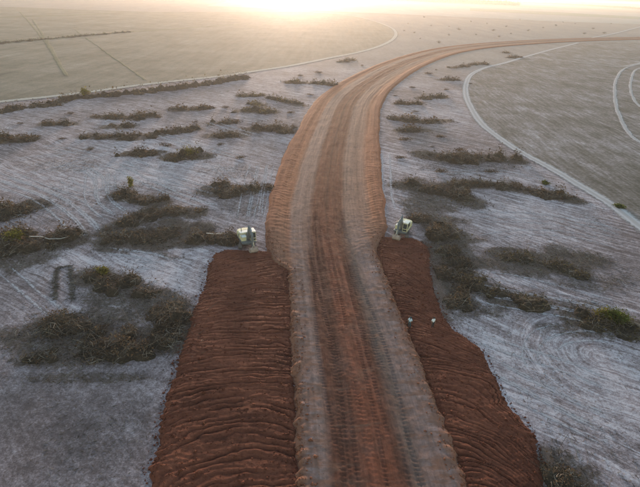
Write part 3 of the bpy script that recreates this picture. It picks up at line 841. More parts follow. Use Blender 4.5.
def brush(sp, hw, hh, tone, label, seed, name='brush_heap', cat='brush heap', group='heaps and rows of cleared brush', dens=1.0, leafy=1.0):
    rng = np.random.default_rng(seed)
    c = sp.mean(0)
    dist = math.hypot(c[0], c[1], CAM_H)
    px = FPX / dist * 1.6                                        # px per metre in the finished picture
    L = float(np.hypot(*np.diff(sp, axis=0).T).sum())
    rot = bpy.data.objects.new(name, None); COL.objects.link(rot)
    rot.location = (c[0], c[1], 0); rot['label'] = label; rot['category'] = cat; rot['group'] = group
    st = float(np.clip(2.2 / px, .25, .8))
    x0, y0 = sp.min(0) - hw * 1.6; x1, y1 = sp.max(0) + hw * 1.6
    gx, gy = np.meshgrid(np.arange(x0, x1, st), np.arange(y0, y1, st))
    bl = blobs(sp, hw, hh * rng.uniform(.85, 1.35), seed, name == 'hedgerow')
    h = heap_h(gx, gy, bl, seed)
    zz = np.where(h > 0.01, h * .42 * (0.3 + 1.1 * vnoise(gx / .6, gy / .6, seed + 5)), -.08) - .10
    fc = grid_faces(*gx.shape)
    keep = (h.ravel()[fc] > .01).any(1)
    link('litter_core', mesh_np('litter_core', np.dstack([gx - c[0], gy - c[1], zz]).reshape(-1, 3), fc[keep], None, True, [mat_core]), rot, kind='stuff')
    # leafy twigs through the volume
    area = (L + 2 * hw) * 2 * hw
    leaf = float(np.clip(1.5 / px, .11, .42))
    nl = int(np.clip(area * (0.6 / leaf ** 2) * dens * leafy, 250, 20000))
    q = np.stack([rng.uniform(x0, x1, nl * 2), rng.uniform(y0, y1, nl * 2)], -1)
    hq = heap_h(q[:, 0], q[:, 1], bl, seed)
    clump = vnoise(q[:, 0] / 1.1, q[:, 1] / 1.1, seed + 9)
    dq, _ = poly_dist(q[:, 0], q[:, 1], sp)
    ok = ((hq > .04) & (clump + rng.uniform(-.3, .3, len(q)) > .34)) | (rng.random(len(q)) < .2 * np.exp(-(dq / (hw * 1.3)) ** 2))
    q, hq = q[ok], hq[ok]
    z = hq * (rng.uniform(.3, 1.2, len(q))) + rng.uniform(.02, .14, len(q))
    link('leaves', leaf_mesh('leaves', np.column_stack([q - c, z]), leaf, rng, MAT_LEAF[tone]), rot, kind='stuff')
    # dead branches sticking out
    nb = int(np.clip(area * 4.0 * dens * min(1, px / 6), 40, 1300))
    q = np.stack([rng.uniform(x0, x1, nb * 3), rng.uniform(y0, y1, nb * 3)], -1)
    hq = heap_h(q[:, 0], q[:, 1], bl, seed)
    dq, _ = poly_dist(q[:, 0], q[:, 1], sp)
    okb = (hq > .06) | (rng.random(len(q)) < .3 * np.exp(-(dq / (hw * 1.4)) ** 2))
    q, hq = q[okb][:nb], hq[okb][:nb] + .03
    k = len(q)
    az = rng.uniform(0, 2 * np.pi, k); el = rng.uniform(-.15, .75, k); ln = rng.lognormal(0, .5, k) * (0.7 + hh * .2)
    p0 = np.column_stack([q - c, hq * .6])
    d = np.column_stack([np.cos(az) * np.cos(el), np.sin(az) * np.cos(el), np.sin(el)]) * ln[:, None]
    p1 = p0 + d
    p1[:, 2] = np.maximum(p1[:, 2], .04)
    rr = np.clip(rng.uniform(.018, .05, k), .35 / px * .5, .09)
    link('branches', stick_mesh('branches', p0, p1, rr, rr * .4, MAT_TWIG, rng.normal(0, .12, (k, 3)) * ln[:, None]), rot, kind='stuff')
    return rot


for i, (sp, hw, hh, tone, lab) in enumerate(BR_G):
    brush(sp, hw, hh, tone, lab, 1000 + i * 13)


def shrub(pos, r, h, tone, label, seed, name='shrub', cat='shrub', group=None, nl=1500, stems=9):
    rng = np.random.default_rng(seed)
    rot = bpy.data.objects.new(name, None); COL.objects.link(rot)
    rot.location = (pos[0], pos[1], 0); rot['label'] = label; rot['category'] = cat
    if group:
        rot['group'] = group
    az = rng.uniform(0, 2 * np.pi, stems); sp_ = rng.uniform(.15, 1, stems)
    tip = np.column_stack([np.cos(az) * sp_ * r * .8, np.sin(az) * sp_ * r * .8, h * rng.uniform(.6, 1.0, stems) * (1 - .35 * sp_)])
    p0 = np.column_stack([rng.normal(0, .08 * r, stems), rng.normal(0, .08 * r, stems), np.full(stems, -.05)])
    link('stems', stick_mesh('stems', p0, tip, np.full(stems, .05 + r * .015), np.full(stems, .015), MAT_BARK, rng.normal(0, .12 * r, (stems, 3))), rot, kind='stuff')
    # leaf clumps along each stem
    k = rng.integers(0, stems, nl)
    t = rng.beta(3, 1.4, nl)[:, None]
    p = p0[k] * (1 - t) + tip[k] * t + rng.normal(0, 1, (nl, 3)) * np.array([r * .2, r * .2, h * .12]) * (0.5 + rng.random((nl, 1)))
    p[:, 2] = np.maximum(p[:, 2], .08)
    dist = math.hypot(pos[0], pos[1], CAM_H)
    leaf = float(np.clip(1.3 * dist / (FPX * 1.6), .09, .4))
    link('foliage', leaf_mesh('foliage', p, leaf, rng, MAT_LEAF[tone]), rot, kind='stuff')
    return rot


shrub(at(190, 156), 2.6, 2.6, 'yellow', 'yellow green shrub growing out of a brush heap left of the road', 1, nl=900, stems=12)
shrub(at(14, 241), 1.9, 2.4, 'yellow', 'yellow green shrub at the left edge beside the pale pole', 2, nl=1300)
shrub(at(104, 275), 1.2, 1.7, 'yellow', 'small yellow green shrub at the top of the brush row left of the soil strip', 3, nl=900)
shrub(at(614, 322), 1.8, 2.4, 'green', 'green shrub rising from the brush row at the right edge', 4, nl=2600, stems=14)
shrub(at(602, 318), 1.2, 2.0, 'yellow', 'pale green bush directly left of the green shrub at the right edge', 5, nl=1000)
shrub(at(545, 184), 1.2, .9, 'green', 'low green bush beyond the longest right brush row', 6, nl=500)
shrub(at(620, 208), 1.6, .9, 'green', 'low green tuft beside the white track near the right edge', 8, nl=500)
# the thin sapling behind a heap
shrub(at(131, 187), .9, 3.0, 'yellow', 'thin yellow sapling standing behind a brush heap', 7, name='sapling', cat='sapling', nl=350, stems=4)

# pale felled pole in front of the left brush heap
rng = np.random.default_rng(5)
pp = np.column_stack([ats([(30, 241.5), (42, 241), (50, 243), (62, 242.5), (69, 240.5)]), [1.0, .9, .8, .8, .75]])
me = stick_mesh('felled_pole', pp[:-1], pp[1:], np.array([.11, .1, .09, .075]), np.array([.1, .09, .075, .05]), flat('peeled_wood', (.55, .5, .45), .8, .2, vary=.3))
link('felled_pole', me, label='pale peeled pole lying in front of the left brush heap', cat='pole')
pp = np.column_stack([ats([(207, 239.5), (216, 240), (224, 239)]), [1.3, 1.25, 1.3]])
me = stick_mesh('felled_pole', pp[:-1], pp[1:], np.array([.1, .09]), np.array([.09, .05]), bpy.data.materials['peeled_wood'])
link('felled_pole', me, label='pale peeled pole lying on the brush left of the left excavator', cat='pole')

# rows of dry growth along the pale field track on the left
hedge = spline(ats([(-30, 114), (0, 111), (30, 107), (58, 103.5)]), 4)
brush(hedge, 2.4, 2.2, 'dry', 'low dark hedgerow below the pale field track at the left edge', 5001, 'hedgerow', 'hedgerow', 'hedgerows along the field track')
hedge = spline(ats([(62, 101), (80, 98), (100, 96), (130, 93.5), (170, 89), (210, 83.5), (250, 77)]), 4)
brush(hedge, 2.6, 3.8, 'sunlit_gold', 'tall sunlit golden dry hedgerow along the pale field track', 5002, 'hedgerow', 'hedgerow', 'hedgerows along the field track', 1.3)
shrub(at(86, 96), 2.6, 3.4, 'yellow', 'bright yellow green bush standing above the start of the hedgerow', 5003, nl=700, name='bush', cat='bush', stems=10)

hedge = spline(ats([(-20, 45), (20, 41.5), (60, 38), (130, 32)]), 8)
brush(hedge, 3.0, 2.0, 'green', 'thin green hedge line crossing the crop field at the top left', 5004, 'hedgerow', 'hedgerow', 'hedgerows along the field track', .6)

# dragged trails of debris: two upright strips and a bar on the grey ground at the left
def trail(name, px, hw, count, seed):
    rng = np.random.default_rng(seed)
    g = ats(px); sg = np.hypot(*np.diff(g, axis=0).T); cu = np.concatenate([[0], np.cumsum(sg)]); tt_ = np.linspace(0, cu[-1], 400)
    g = np.stack([np.interp(tt_, cu, g[:, 0]), np.interp(tt_, cu, g[:, 1])], -1)
    i = rng.integers(0, len(g), count)
    p = g[i] + rng.normal(0, hw, (count, 2))
    az = rng.uniform(0, 2 * np.pi, count); ln = rng.uniform(.15, .7, count)
    d = np.column_stack([np.cos(az) * ln, np.sin(az) * ln, rng.uniform(-.02, .12, count)])
    p0 = np.column_stack([p, gz(p[:, 0], p[:, 1]) + .04])
    r = rng.uniform(.015, .045, count)
    link(name, stick_mesh(name, p0, p0 + d, r, r * .5, MAT_TWIG), label='trail of dragged brown twigs on the grey ground left', kind='stuff')


trail('twig_trail', [(55, 300), (55, 285), (57, 268), (70, 266)], .2, 520, 3)
trail('twig_trail', [(73, 300), (72, 285), (71, 267)], .25, 480, 4)

# loose twigs and stubble all over the cleared ground
rng = np.random.default_rng(77)
cnt = 60000
q = np.stack([rng.uniform(-62, 70, cnt), 26 + 110 * rng.random(cnt) ** 1.5], -1)
m = (q[:, 0] < np.interp(q[:, 1], [20, 75, 80, 140], [-16, -18.5, -12, -12])) | (q[:, 0] > np.interp(q[:, 1], [20, 38, 50, 56, 75, 84, 140], [23.5, 25.5, 23.5, 20, 20.5, 16.5, 18]))
xi_ = np.clip(np.searchsorted(GX, q[:, 0]), 0, len(GX) - 1); yi_ = np.clip(np.searchsorted(GY, q[:, 1]), 0, len(GY) - 1)
d_ = .75 * vnoise(q[:, 0] / 6, q[:, 1] / 6, 3) + .75 * litter[yi_, xi_]
m &= d_ + rng.uniform(-.3, .3, cnt) > .5
q = q[m]; k = len(q)
az = rng.uniform(0, 2 * np.pi, k); ln = rng.uniform(.08, .5, k)
p0 = np.column_stack([q, gz(q[:, 0], q[:, 1]) + .03])
d = np.column_stack([np.cos(az) * ln, np.sin(az) * ln, rng.uniform(-.02, .10, k)])
r = rng.uniform(.012, .035, k)
link('loose_twigs', stick_mesh('loose_twigs', p0, p0 + d, r, r * .5, MAT_TWIG), kind='stuff', label='loose twigs strewn over the cleared pale ground', cat='twigs')

# dead leaves and broken twigs where the brush was torn up
rng = np.random.default_rng(78)
cw_ = np.clip(litter - .25, 0, 1) * np.outer(np.gradient(GY), np.gradient(GX)) * (np.hypot(X, Y) < 150) * (Y > 22)
cw_ *= (X < np.interp(Y, [20, 75, 80, 140], [-16, -18.5, -12, -12])) | (X > np.interp(Y, [20, 38, 50, 56, 75, 84, 140], [23.5, 25.5, 23.5, 20, 20.5, 16.5, 18]))
ci = rng.choice(cw_.size, 34000, p=(cw_ / cw_.sum()).ravel())
q = np.column_stack([X.ravel()[ci], Y.ravel()[ci]]) + rng.uniform(-.2, .2, (len(ci), 2))
zq = gz(q[:, 0], q[:, 1])
k = 14000
link('leaf_litter', leaf_mesh('leaf_litter', np.column_stack([q[:k], zq[:k] + rng.uniform(.02, .10, k)]), .10, rng, MAT_LEAF['dry']), kind='stuff', label='dead leaves strewn round the heaps of cleared brush', cat='leaf litter')
q, zq = q[k:], zq[k:]; k = len(q)
az = rng.uniform(0, 2 * np.pi, k); ln = rng.lognormal(-.9, .5, k)
p0 = np.column_stack([q, zq + .03])
d = np.column_stack([np.cos(az) * ln, np.sin(az) * ln, np.abs(rng.normal(0, .14, k))])
r = rng.uniform(.014, .04, k)
link('broken_twigs', stick_mesh('broken_twigs', p0, p0 + d, r, r * .5, MAT_TWIG), kind='stuff', label='broken twigs strewn round the heaps of cleared brush', cat='twigs')

# clods on the fresh soil and its edges
def clods(name, pts, size, mat, label, seed):
    rng = np.random.default_rng(seed)
    k = len(pts)
    o = np.array([(1, 0, 0), (-1, 0, 0), (0, 1, 0), (0, -1, 0), (0, 0, 1), (0, 0, -1)], float)
    v = o[None] * rng.uniform(.5, 1.25, (k, 6, 1)) * np.array([1, 1, .75]) + rng.normal(0, .15, (k, 6, 3))
    a = rng.uniform(0, 6.28, k); ca, sa = np.cos(a), np.sin(a)
    v = np.stack([v[..., 0] * ca[:, None] - v[..., 1] * sa[:, None], v[..., 0] * sa[:, None] + v[..., 1] * ca[:, None], v[..., 2]], -1)
    v = v * size[:, None, None] + pts[:, None]
    f = np.array([(0, 2, 4), (2, 1, 4), (1, 3, 4), (3, 0, 4), (2, 0, 5), (1, 2, 5), (3, 1, 5), (0, 3, 5)])
    f = (f[None] + (np.arange(k) * 6)[:, None, None]).reshape(-1, 3)
    link(name, mesh_np(name, v.reshape(-1, 3), f, dict(ridge_shade=np.zeros(k * 6)), False, [mat]), kind='stuff', label=label, cat='soil clods')


def sheet_z(o):
    """height look-up on a built sheet"""
    from mathutils.bvhtree import BVHTree
    me = o.data
    co = np.empty(len(me.vertices) * 3, np.float32); me.vertices.foreach_get('co', co)
    pl = np.empty(len(me.polygons) * 4, np.int32); me.loops.foreach_get('vertex_index', pl)
    return BVHTree.FromPolygons(co.reshape(-1, 3).tolist(), pl.reshape(-1, 4).tolist())


TREE_L, TREE_R = sheet_z(soil_l), sheet_z(soil_r)


def drop(tree, x, y):
    hit = tree.ray_cast(Vector((float(x), float(y), 20)), Vector((0, 0, -1)))
    return hit[0].z if hit[0] is not None else 0.0


rng = np.random.default_rng(55)
for tree, S, lab in ((TREE_L, SL, 'clods lying over the left strip of fresh red soil'), (TREE_R, SR, 'clods lying over the right strip of fresh red soil')):
    k = 7000
    ri = rng.integers(60, len(S[0]), k)
    s = np.where(rng.random(k) < .45, rng.beta(1, 7, k), rng.random(k)); s = np.where(rng.random(k) < .3, 1.0 - rng.beta(1, 9, k) + .03, s)
    x = S[1][ri] * (1 - s) + S[2][ri] * s; y = S[0][ri] + rng.normal(0, .1, k)
    size = np.clip(rng.lognormal(-2.9, .55, k), .025, .26)
    z = np.array([drop(tree, a, b) for a, b in zip(x, y)]) + size * .35
    clods('soil_clods', np.column_stack([x, y, z]), size, mat_soil, lab, 9)

TREE_ROAD = sheet_z(road)
k = 3200
ri = rng.integers(0, int(np.searchsorted(vs, 80)), k); sd = np.where(rng.random(k) < .55, -1, 1)
hw_ = np.where(sd < 0, hl[ri], hr[ri]); uu = sd * (hw_ - rng.gamma(2.0, .42, k))
x = cl[ri, 0] + nr[ri, 0] * uu; y = cl[ri, 1] + nr[ri, 1] * uu
size = np.clip(rng.lognormal(-2.6, .55, k), .03, .26)
z = np.array([max(drop(TREE_ROAD, a, b), 0) for a, b in zip(x, y)]) + size * .25
n = NT('berm_clod'); P = n.pos()
mat_clod = n.done(n.mix(n.noise(P, .8, 4, .6), (.11, .042, .025), (.27, .105, .06)))
clods('soil_clods', np.column_stack([x, y, z]), size, mat_clod, 'orange clods heaped along both edges of the near road', 19)

# low scrub left standing between the heaps
px_ = [(62, 139), (90, 150), (165, 146), (220, 145), (240, 158), (196, 122), (225, 108), (290, 113), (310, 95), (158, 118), (70, 114), (20, 124), (318, 73), (362, 66), (300, 76),
       (395, 96), (412, 88), (428, 74), (436, 70), (404, 140), (440, 137), (432, 147), (470, 84), (446, 90), (400, 158), (490, 172), (440, 172), (460, 150), (415, 112)]
proto_s = None
for i, p in enumerate(px_):
    g = at(*p)
    if proto_s is None:
        proto_s = o = shrub((0, 0), 1.7, .9, 'dry', 'small low brown scrub clump on the cleared ground between the brush heaps', 610, name='scrub_clump', cat='scrub', group='low scrub between the brush heaps', nl=260, stems=9)
    else:
        o = proto_s.copy(); COL.objects.link(o)
        for ch in proto_s.children:
            cc = ch.copy(); COL.objects.link(cc); cc.parent = o
    o['label'] = 'small low brown scrub clump between the brush heaps %s of the road' % ('left' if g[0] < 12 and p[0] < 370 else 'right')
    s_ = rng.uniform(.7, 1.5)
    o.location = (g[0], g[1], 0); o.rotation_euler = (0, 0, rng.uniform(-.5, .5)); o.scale = (s_ * rng.uniform(1.0, 2.2), s_, s_ * rng.uniform(.7, 1.2))

# ------------------------------------------------------------------ small bushes left on the brown land beyond the road
rng = np.random.default_rng(31)
far_px = [(439, 43), (449, 35.5), (459, 30), (471, 22), (476, 35), (493, 31), (499, 37), (506, 27), (520, 20), (528, 31), (543, 28), (556, 26), (563, 22.5), (575, 24), (584, 34),
          (593, 29), (611, 24), (604, 33.5), (431, 26), (420, 39), (414, 33), (408, 24), (424, 17.5), (404, 31), (449, 27), (487, 24), (511, 34)]
proto = None
for i, (x, y) in enumerate(far_px):
    g = at(x, y)
    if proto is None:
        proto = shrub((0, 0), 2.6, 1.7, 'dark', 'small dark bush on the brown land beyond the red road', 400, name='bush', cat='bush', group='small bushes beyond the road', nl=420, stems=8)
        o = proto
    else:
        o = proto.copy(); COL.objects.link(o)
        for ch in proto.children:
            cc = ch.copy(); COL.objects.link(cc); cc.parent = o
    o['label'] = 'small dark bush on the brown land beyond the red road, ' + ('near the road' if y > 29.5 else 'towards the pale field')
    s = rng.uniform(.7, 1.5) * (1 + .25 * (g[1] > 700))
    o.location = (g[0], g[1], 0); o.rotation_euler = (0, 0, rng.uniform(0, 6.28)); o.scale = (s * rng.uniform(.9, 1.6), s * rng.uniform(.8, 1.1), s)
for x, y in [(633, 41.5), (592, 45)]:
    pass

# ------------------------------------------------------------------ far woods and hills
def wood(name, line_px, depth, h, count, seed, label):
    rng = np.random.default_rng(seed)
    g = spline(ats(line_px), 40)
    i = rng.integers(0, len(g), count)
    c = g[i] + np.column_stack([rng.normal(0, 20, count), rng.uniform(0, depth, count)])
    hh = h * rng.uniform(.55, 1.15, count)
    per = 26
    p = np.repeat(np.column_stack([c, hh * .6]), per, 0) + rng.normal(0, 1, (count * per, 3)) * np.column_stack([np.full(count * per, h * .45), np.full(count * per, h * .45), np.repeat(hh * .24, per)])
    p[:, 2] = np.clip(p[:, 2], .5, None)
    link(name, leaf_mesh(name, p, h * .3, rng, MAT_LEAF['dark']), kind='stuff', label=label, cat='wood')


wood('far_wood', [(330, -1.6), (400, .9), (450, 3.0), (516, 5.6)], 260, 20, 1500, 1, 'dark strip of far wood along the pale field under the horizon')
wood('far_wood', [(516, 3.2), (560, 4.8), (640, 9.4), (690, 12.5)], 160, 14, 900, 2, 'thin broken line of trees beyond the pale field at the right')
xs = np.linspace(-2600, 8800, 130)
rows = np.linspace(0, 1, 9)
HX = np.repeat(xs[None], 9, 0); HY = 7300 + 1500 * rows[:, None] + 0 * HX
HZ = np.sin(np.pi * rows)[:, None] * (16 + 34 * (0.5 + .5 * fbm(HX / 1700, HX * 0, 12, 4))) - .4 + 0 * HX
n = NT('hill_scrub'); P = n.pos()
mat_hill = n.done(n.ramp(n.noise(P, .008, 5), [(0.3, (.07, .075, .05)), (0.7, (.13, .12, .085))]))
me = mesh_np('far_hills', np.dstack([HX, HY, HZ]).reshape(-1, 3), grid_faces(9, 130), None, True, [mat_hill])
link('far_hills', me, kind='structure')

# ------------------------------------------------------------------ excavators
import bmesh


def box(bm, c, s, bev=0.0, rot=None):
    r = bmesh.ops.create_cube(bm, size=1.0)['verts']
    bmesh.ops.scale(bm, vec=s, verts=r)
    if rot is not None:
        bmesh.ops.rotate(bm, cent=(0, 0, 0), matrix=rot, verts=r)
    bmesh.ops.translate(bm, vec=c, verts=r)
    if bev:
        bmesh.ops.bevel(bm, geom=list({e for v in r for e in v.link_edges}), offset=bev, segments=2, affect='EDGES', profile=.6)


def extrude(bm, prof, x0, x1, bev=0.0):
    """a (y, z) outline given thickness from x0 to x1"""
    a = [bm.verts.new((x0, y, z)) for y, z in prof]; b = [bm.verts.new((x1, y, z)) for y, z in prof]
    fs = [bm.faces.new(a), bm.faces.new(b[::-1])]
    for i in range(len(prof)):
        j = (i + 1) % len(prof)
        fs.append(bm.faces.new((a[j], a[i], b[i], b[j])))
    bmesh.ops.recalc_face_normals(bm, faces=fs)
    if bev:
        bmesh.ops.bevel(bm, geom=list({e for f in fs[:2] for e in f.edges}), offset=bev, segments=2, affect='EDGES')


def rod(bm, p, q, r0, r1=None, seg=12):
    p, q = Vector(p), Vector(q); d = q - p
    m = Matrix.Translation((p + q) / 2) @ d.to_track_quat('Z', 'Y').to_matrix().to_4x4()
    bmesh.ops.create_cone(bm, cap_ends=True, segments=seg, radius1=r0, radius2=r1 if r1 is not None else r0, depth=d.length, matrix=m)


def part(name, mat, parent, fn, kind=None, smooth_=False):
    bm = bmesh.new(); fn(bm)
    me = bpy.data.meshes.new(name); bm.to_mesh(me); bm.free()
    me.materials.append(mat)
    if smooth_:
        for p in me.polygons:
            p.use_smooth = True
    return link(name, me, parent, kind=kind)


PAINT = flat('cream_paint', (.74, .64, .38), .45, .4, vary=.3, scale=1.2)
LIT_WHITE = flat('lit_top_and_headlight', (.78, .76, .68), .45, .4, vary=.2, scale=1.5)  # sky light on the cream tops painted as white; the headlight shares it
GREY = flat('grey_paint_and_shade', (.19, .195, .20), .5, .4, vary=.35)
STEEL = flat('worn_track_steel', (.16, .13, .115), .7, .4, .3, vary=.45, scale=3)
RUBBER = flat('black_rubber', (.03, .03, .03), .8, .3)
DUST = flat('dusty_bucket_steel', (.46, .34, .28), .75, .3, .1, vary=.4, scale=3)
CHROME = flat('cylinder_rod', (.6, .6, .6), .25, .5, .9, vary=.1)
GLASS = NT('cab_glass', .08, .6); GLASS = GLASS.done((.035, .045, .05)); 


def excavator(loc, rz, swing, reach, label):
    """faces +Y in its own frame; the house is turned by swing over the tracks"""
    t = bpy.data.objects.new('excavator', None); COL.objects.link(t)
    t.location = loc; t.rotation_euler = (0, 0, rz); t['label'] = label; t['category'] = 'excavator'; t['group'] = 'excavators at work beside the road'
    for sx in (-1, 1):
        def belt(bm, sx=sx):
            prof = []
            for y, r0, r1 in ((1.75, -90, 90), (-1.75, 90, 270)):
                for k in range(9):
                    a = R_(r0 + (r1 - r0) * k / 8); prof.append((y + .42 * math.cos(a), .45 + .42 * math.sin(a)))
            extrude(bm, prof, sx * 1.15 - .28, sx * 1.15 + .28)
            L = len(prof)
            pts = [Vector(p) for p in prof] + [Vector(prof[0])]
            run = [(pts[i + 1] - pts[i]).length for i in range(L)]; tot = sum(run); m = 44
            for k in range(m):                                  # grouser bars
                d = tot * k / m; i = 0
                while d > run[i]:
                    d -= run[i]; i += 1
                p = pts[i].lerp(pts[i + 1], d / run[i]); tg = (pts[i + 1] - pts[i]).normalized()
                ang = math.atan2(tg.y, tg.x)
                box(bm, (sx * 1.15, p.x, p.y), (.60, .05, .07), 0, Matrix.Rotation(ang, 3, 'X'))
        tr = part('crawler_track', STEEL, t, belt)
        for y in (-1.75, 1.75):
            part('wheel', GREY, tr, lambda bm, y=y, sx=sx: (rod(bm, (sx * 1.15 - .31, y, .45), (sx * 1.15 + .31, y, .45), .30, seg=18), rod(bm, (sx * 1.15 - .33, y, .45), (sx * 1.15 + .33, y, .45), .10)))
        for y in (-1.1, -.55, 0, .55, 1.1):
            part('roller', GREY, tr, lambda bm, y=y, sx=sx: rod(bm, (sx * 1.15 - .3, y, .22), (sx * 1.15 + .3, y, .22), .12))
    part('undercarriage', GREY, t, lambda bm: (box(bm, (0, 0, .55), (1.8, 1.7, .36), .05), rod(bm, (0, 0, .7), (0, 0, .98), .62, seg=24)))
    S = Matrix.Rotation(swing, 4, 'Z')

    def up(name, mat, fn, parent=None, **kw):
        o = part(name, mat, parent or t, fn, **kw)
        if parent is None:
            o.matrix_local = S
        return o
    up('deck', GREY, lambda bm: box(bm, (0, -.35, 1.08), (2.66, 3.7, .22), .04))

    def cw(bm):
        prof = [(-1.33, -1.75), (1.33, -1.75), (1.33, -2.25), (1.0, -2.62), (.5, -2.8), (-.5, -2.8), (-1.0, -2.62), (-1.33, -2.25)]
        a = [bm.verts.new((x, y, 1.2)) for x, y in prof]; b = [bm.verts.new((x * .98, y * .98, 2.2)) for x, y in prof]
        fs = [bm.faces.new(a[::-1]), bm.faces.new(b)] + [bm.faces.new((a[i], a[(i + 1) % 8], b[(i + 1) % 8], b[i])) for i in range(8)]
        bmesh.ops.recalc_face_normals(bm, faces=fs)
        bmesh.ops.bevel(bm, geom=list({e for f in fs for e in f.edges}), offset=.07, segments=2, affect='EDGES')
    up('counterweight', PAINT, cw)
    hood = up('engine_cover', PAINT, lambda bm: (box(bm, (0, -1.12, 1.68), (2.6, 1.2, .96), .06), box(bm, (.75, .12, 1.55), (1.06, 1.26, .7), .05)))
    up('hood_lit_top', LIT_WHITE, lambda bm: (box(bm, (0, -1.12, 2.20), (2.3, 1.0, .08), .02), box(bm, (.75, .10, 1.93), (.95, 1.1, .05), .02)))  # thin slabs carrying the painted sky light on the hood
    for k in range(5):
        up('vent_slat', GREY, lambda bm, k=k: box(bm, (1.31, -1.12, 1.45 + k * .11), (.03, .8, .05)), hood).matrix_local = Matrix.Identity(4)
    hood.matrix_local = S
    up('exhaust_pipe', GREY, lambda bm: (rod(bm, (.7, -1.3, 2.2), (.7, -1.3, 2.75), .07), rod(bm, (.7, -1.3, 2.75), (.7, -1.42, 2.88), .07)))
    # cab on the left side
    prof = [(-.48, 1.2), (1.22, 1.2), (1.30, 1.75), (1.08, 2.88), (-.48, 2.88)]
    cab = up('cab', PAINT, lambda bm: extrude(bm, prof, -1.32, -.36, .05))
    up('roof', LIT_WHITE, lambda bm: box(bm, (-.84, .28, 2.93), (1.02, 1.66, .12), .04), cab).matrix_local = Matrix.Identity(4)
    gl = [('windscreen', lambda bm: extrude(bm, [(1.20, 1.85), (1.315, 1.85), (1.135, 2.78), (1.02, 2.78)], -1.22, -.46)),
          ('lower_window', lambda bm: extrude(bm, [(1.15, 1.32), (1.265, 1.32), (1.315, 1.72), (1.2, 1.72)], -1.22, -.46)),
          ('side_window', lambda bm: extrude(bm, [(.42, 1.75), (1.14, 1.75), (.96, 2.76), (.42, 2.76)], -1.345, -1.25)),
          ('side_window', lambda bm: extrude(bm, [(-.38, 1.95), (.3, 1.95), (.3, 2.76), (-.38, 2.76)], -1.345, -1.25)),
          ('side_window', lambda bm: extrude(bm, [(-.38, 1.75), (1.14, 1.75), (.96, 2.76), (-.38, 2.76)], -.40, -.335)),
          ('rear_window', lambda bm: box(bm, (-.84, -.5, 2.45), (.75, .06, .6)))]
    for nm, fn in gl:
        up(nm, GLASS, fn, cab).matrix_local = Matrix.Identity(4)
    up('handrail', GREY, lambda bm: [rod(bm, p, q, .025, seg=8) for p, q in (((1.25, .7, 1.9), (1.25, .7, 2.5)), ((1.25, .7, 2.5), (1.25, -.5, 2.5)), ((1.25, -.5, 2.5), (1.25, -.5, 1.9)), ((.3, .7, 1.9), (.3, .7, 2.5)), ((.3, .7, 2.5), (1.25, .7, 2.5)))])
    # boom, stick and bucket in the (y, z) plane
    tip = Vector((reach, 3.35)); knee = Vector((reach * .52, 4.05)); foot = Vector((.55, 1.55)); elbow = tip

    def strip(pts, ws):
        l, r = [], []
        for i, p in enumerate(pts):
            d = (pts[min(i + 1, len(pts) - 1)] - pts[max(i - 1, 0)]).normalized(); nn = Vector((-d.y, d.x))
            l.append(tuple(p + nn * ws[i])); r.append(tuple(p - nn * ws[i]))
        return l + r[::-1]
    boom = up('boom', GREY, lambda bm: extrude(bm, strip([foot, foot.lerp(knee, .6), knee, knee.lerp(tip, .5), tip], [.2, .30, .36, .28, .16]), -.22, .22, .03))  # shade on the fronts of boom and stick put into the dark grey
    wrist = Vector((reach + .55, 1.25)); top = elbow + (elbow - wrist).normalized() * .65
    up('stick', GREY, lambda bm: extrude(bm, strip([top, elbow, elbow.lerp(wrist, .4), wrist], [.10, .30, .24, .12]), -.17, .17, .02))
    for sx in (-.38, .38):
        c1 = Vector((.95, 1.25)); c2 = foot.lerp(knee, .62); mid = c1.lerp(c2, .6)
        cyl = up('boom_cylinder', GREY, lambda bm, sx=sx: rod(bm, (sx, *c1), (sx, *mid), .09))
        up('piston_rod', CHROME, lambda bm, sx=sx: rod(bm, (sx, *mid), (sx, *c2), .05), cyl).matrix_local = Matrix.Identity(4)
    c1 = knee + Vector((-.3, .42)); c2 = top
    cyl = up('stick_cylinder', GREY, lambda bm: rod(bm, (0, *c1), (0, *c1.lerp(c2, .6)), .1))
    up('piston_rod', CHROME, lambda bm: rod(bm, (0, *c1.lerp(c2, .6)), (0, *c2), .055), cyl).matrix_local = Matrix.Identity(4)
    c1 = elbow + Vector((.38, .15)); c2 = wrist + Vector((.42, .25))
    cyl = up('bucket_cylinder', GREY, lambda bm: rod(bm, (0, *c1), (0, *c1.lerp(c2, .6)), .08))
    up('piston_rod', CHROME, lambda bm: rod(bm, (0, *c1.lerp(c2, .6)), (0, *c2), .045), cyl).matrix_local = Matrix.Identity(4)

    def bucket(bm):
        w = wrist
        outer = [(w.x + .35, w.y + .1), (w.x + .62, w.y - .25), (w.x + .62, w.y - .65), (w.x + .38, w.y - 1.0), (w.x - .05, w.y - 1.12), (w.x - .5, w.y - 1.0)]
        inner = [(w.x - .46, w.y - .95), (w.x - .03, w.y - 1.06), (w.x + .34, w.y - .95), (w.x + .56, w.y - .63), (w.x + .56, w.y - .27), (w.x + .3, w.y + .05)]
        extrude(bm, outer + inner, -.72, .72)
        for sx in (-.72, .67):
            extrude(bm, outer + [(w.x - .12, w.y - .05)], sx, sx + .05)
        for sx in (-.2, .14):
            extrude(bm, [(w.x - .15, w.y - .1), (w.x + .5, w.y - .2), (w.x + .45, w.y + .3), (w.x - .05, w.y + .15)], sx, sx + .06)
    bk = up('bucket', DUST, bucket)
    for k in range(5):
        up('tooth', STEEL, lambda bm, k=k: extrude(bm, [(wrist.x - .44, wrist.y - 1.04), (wrist.x - .74, wrist.y - .93), (wrist.x - .44, wrist.y - .93)], -.66 + k * .29, -.54 + k * .29), bk).matrix_local = Matrix.Identity(4)
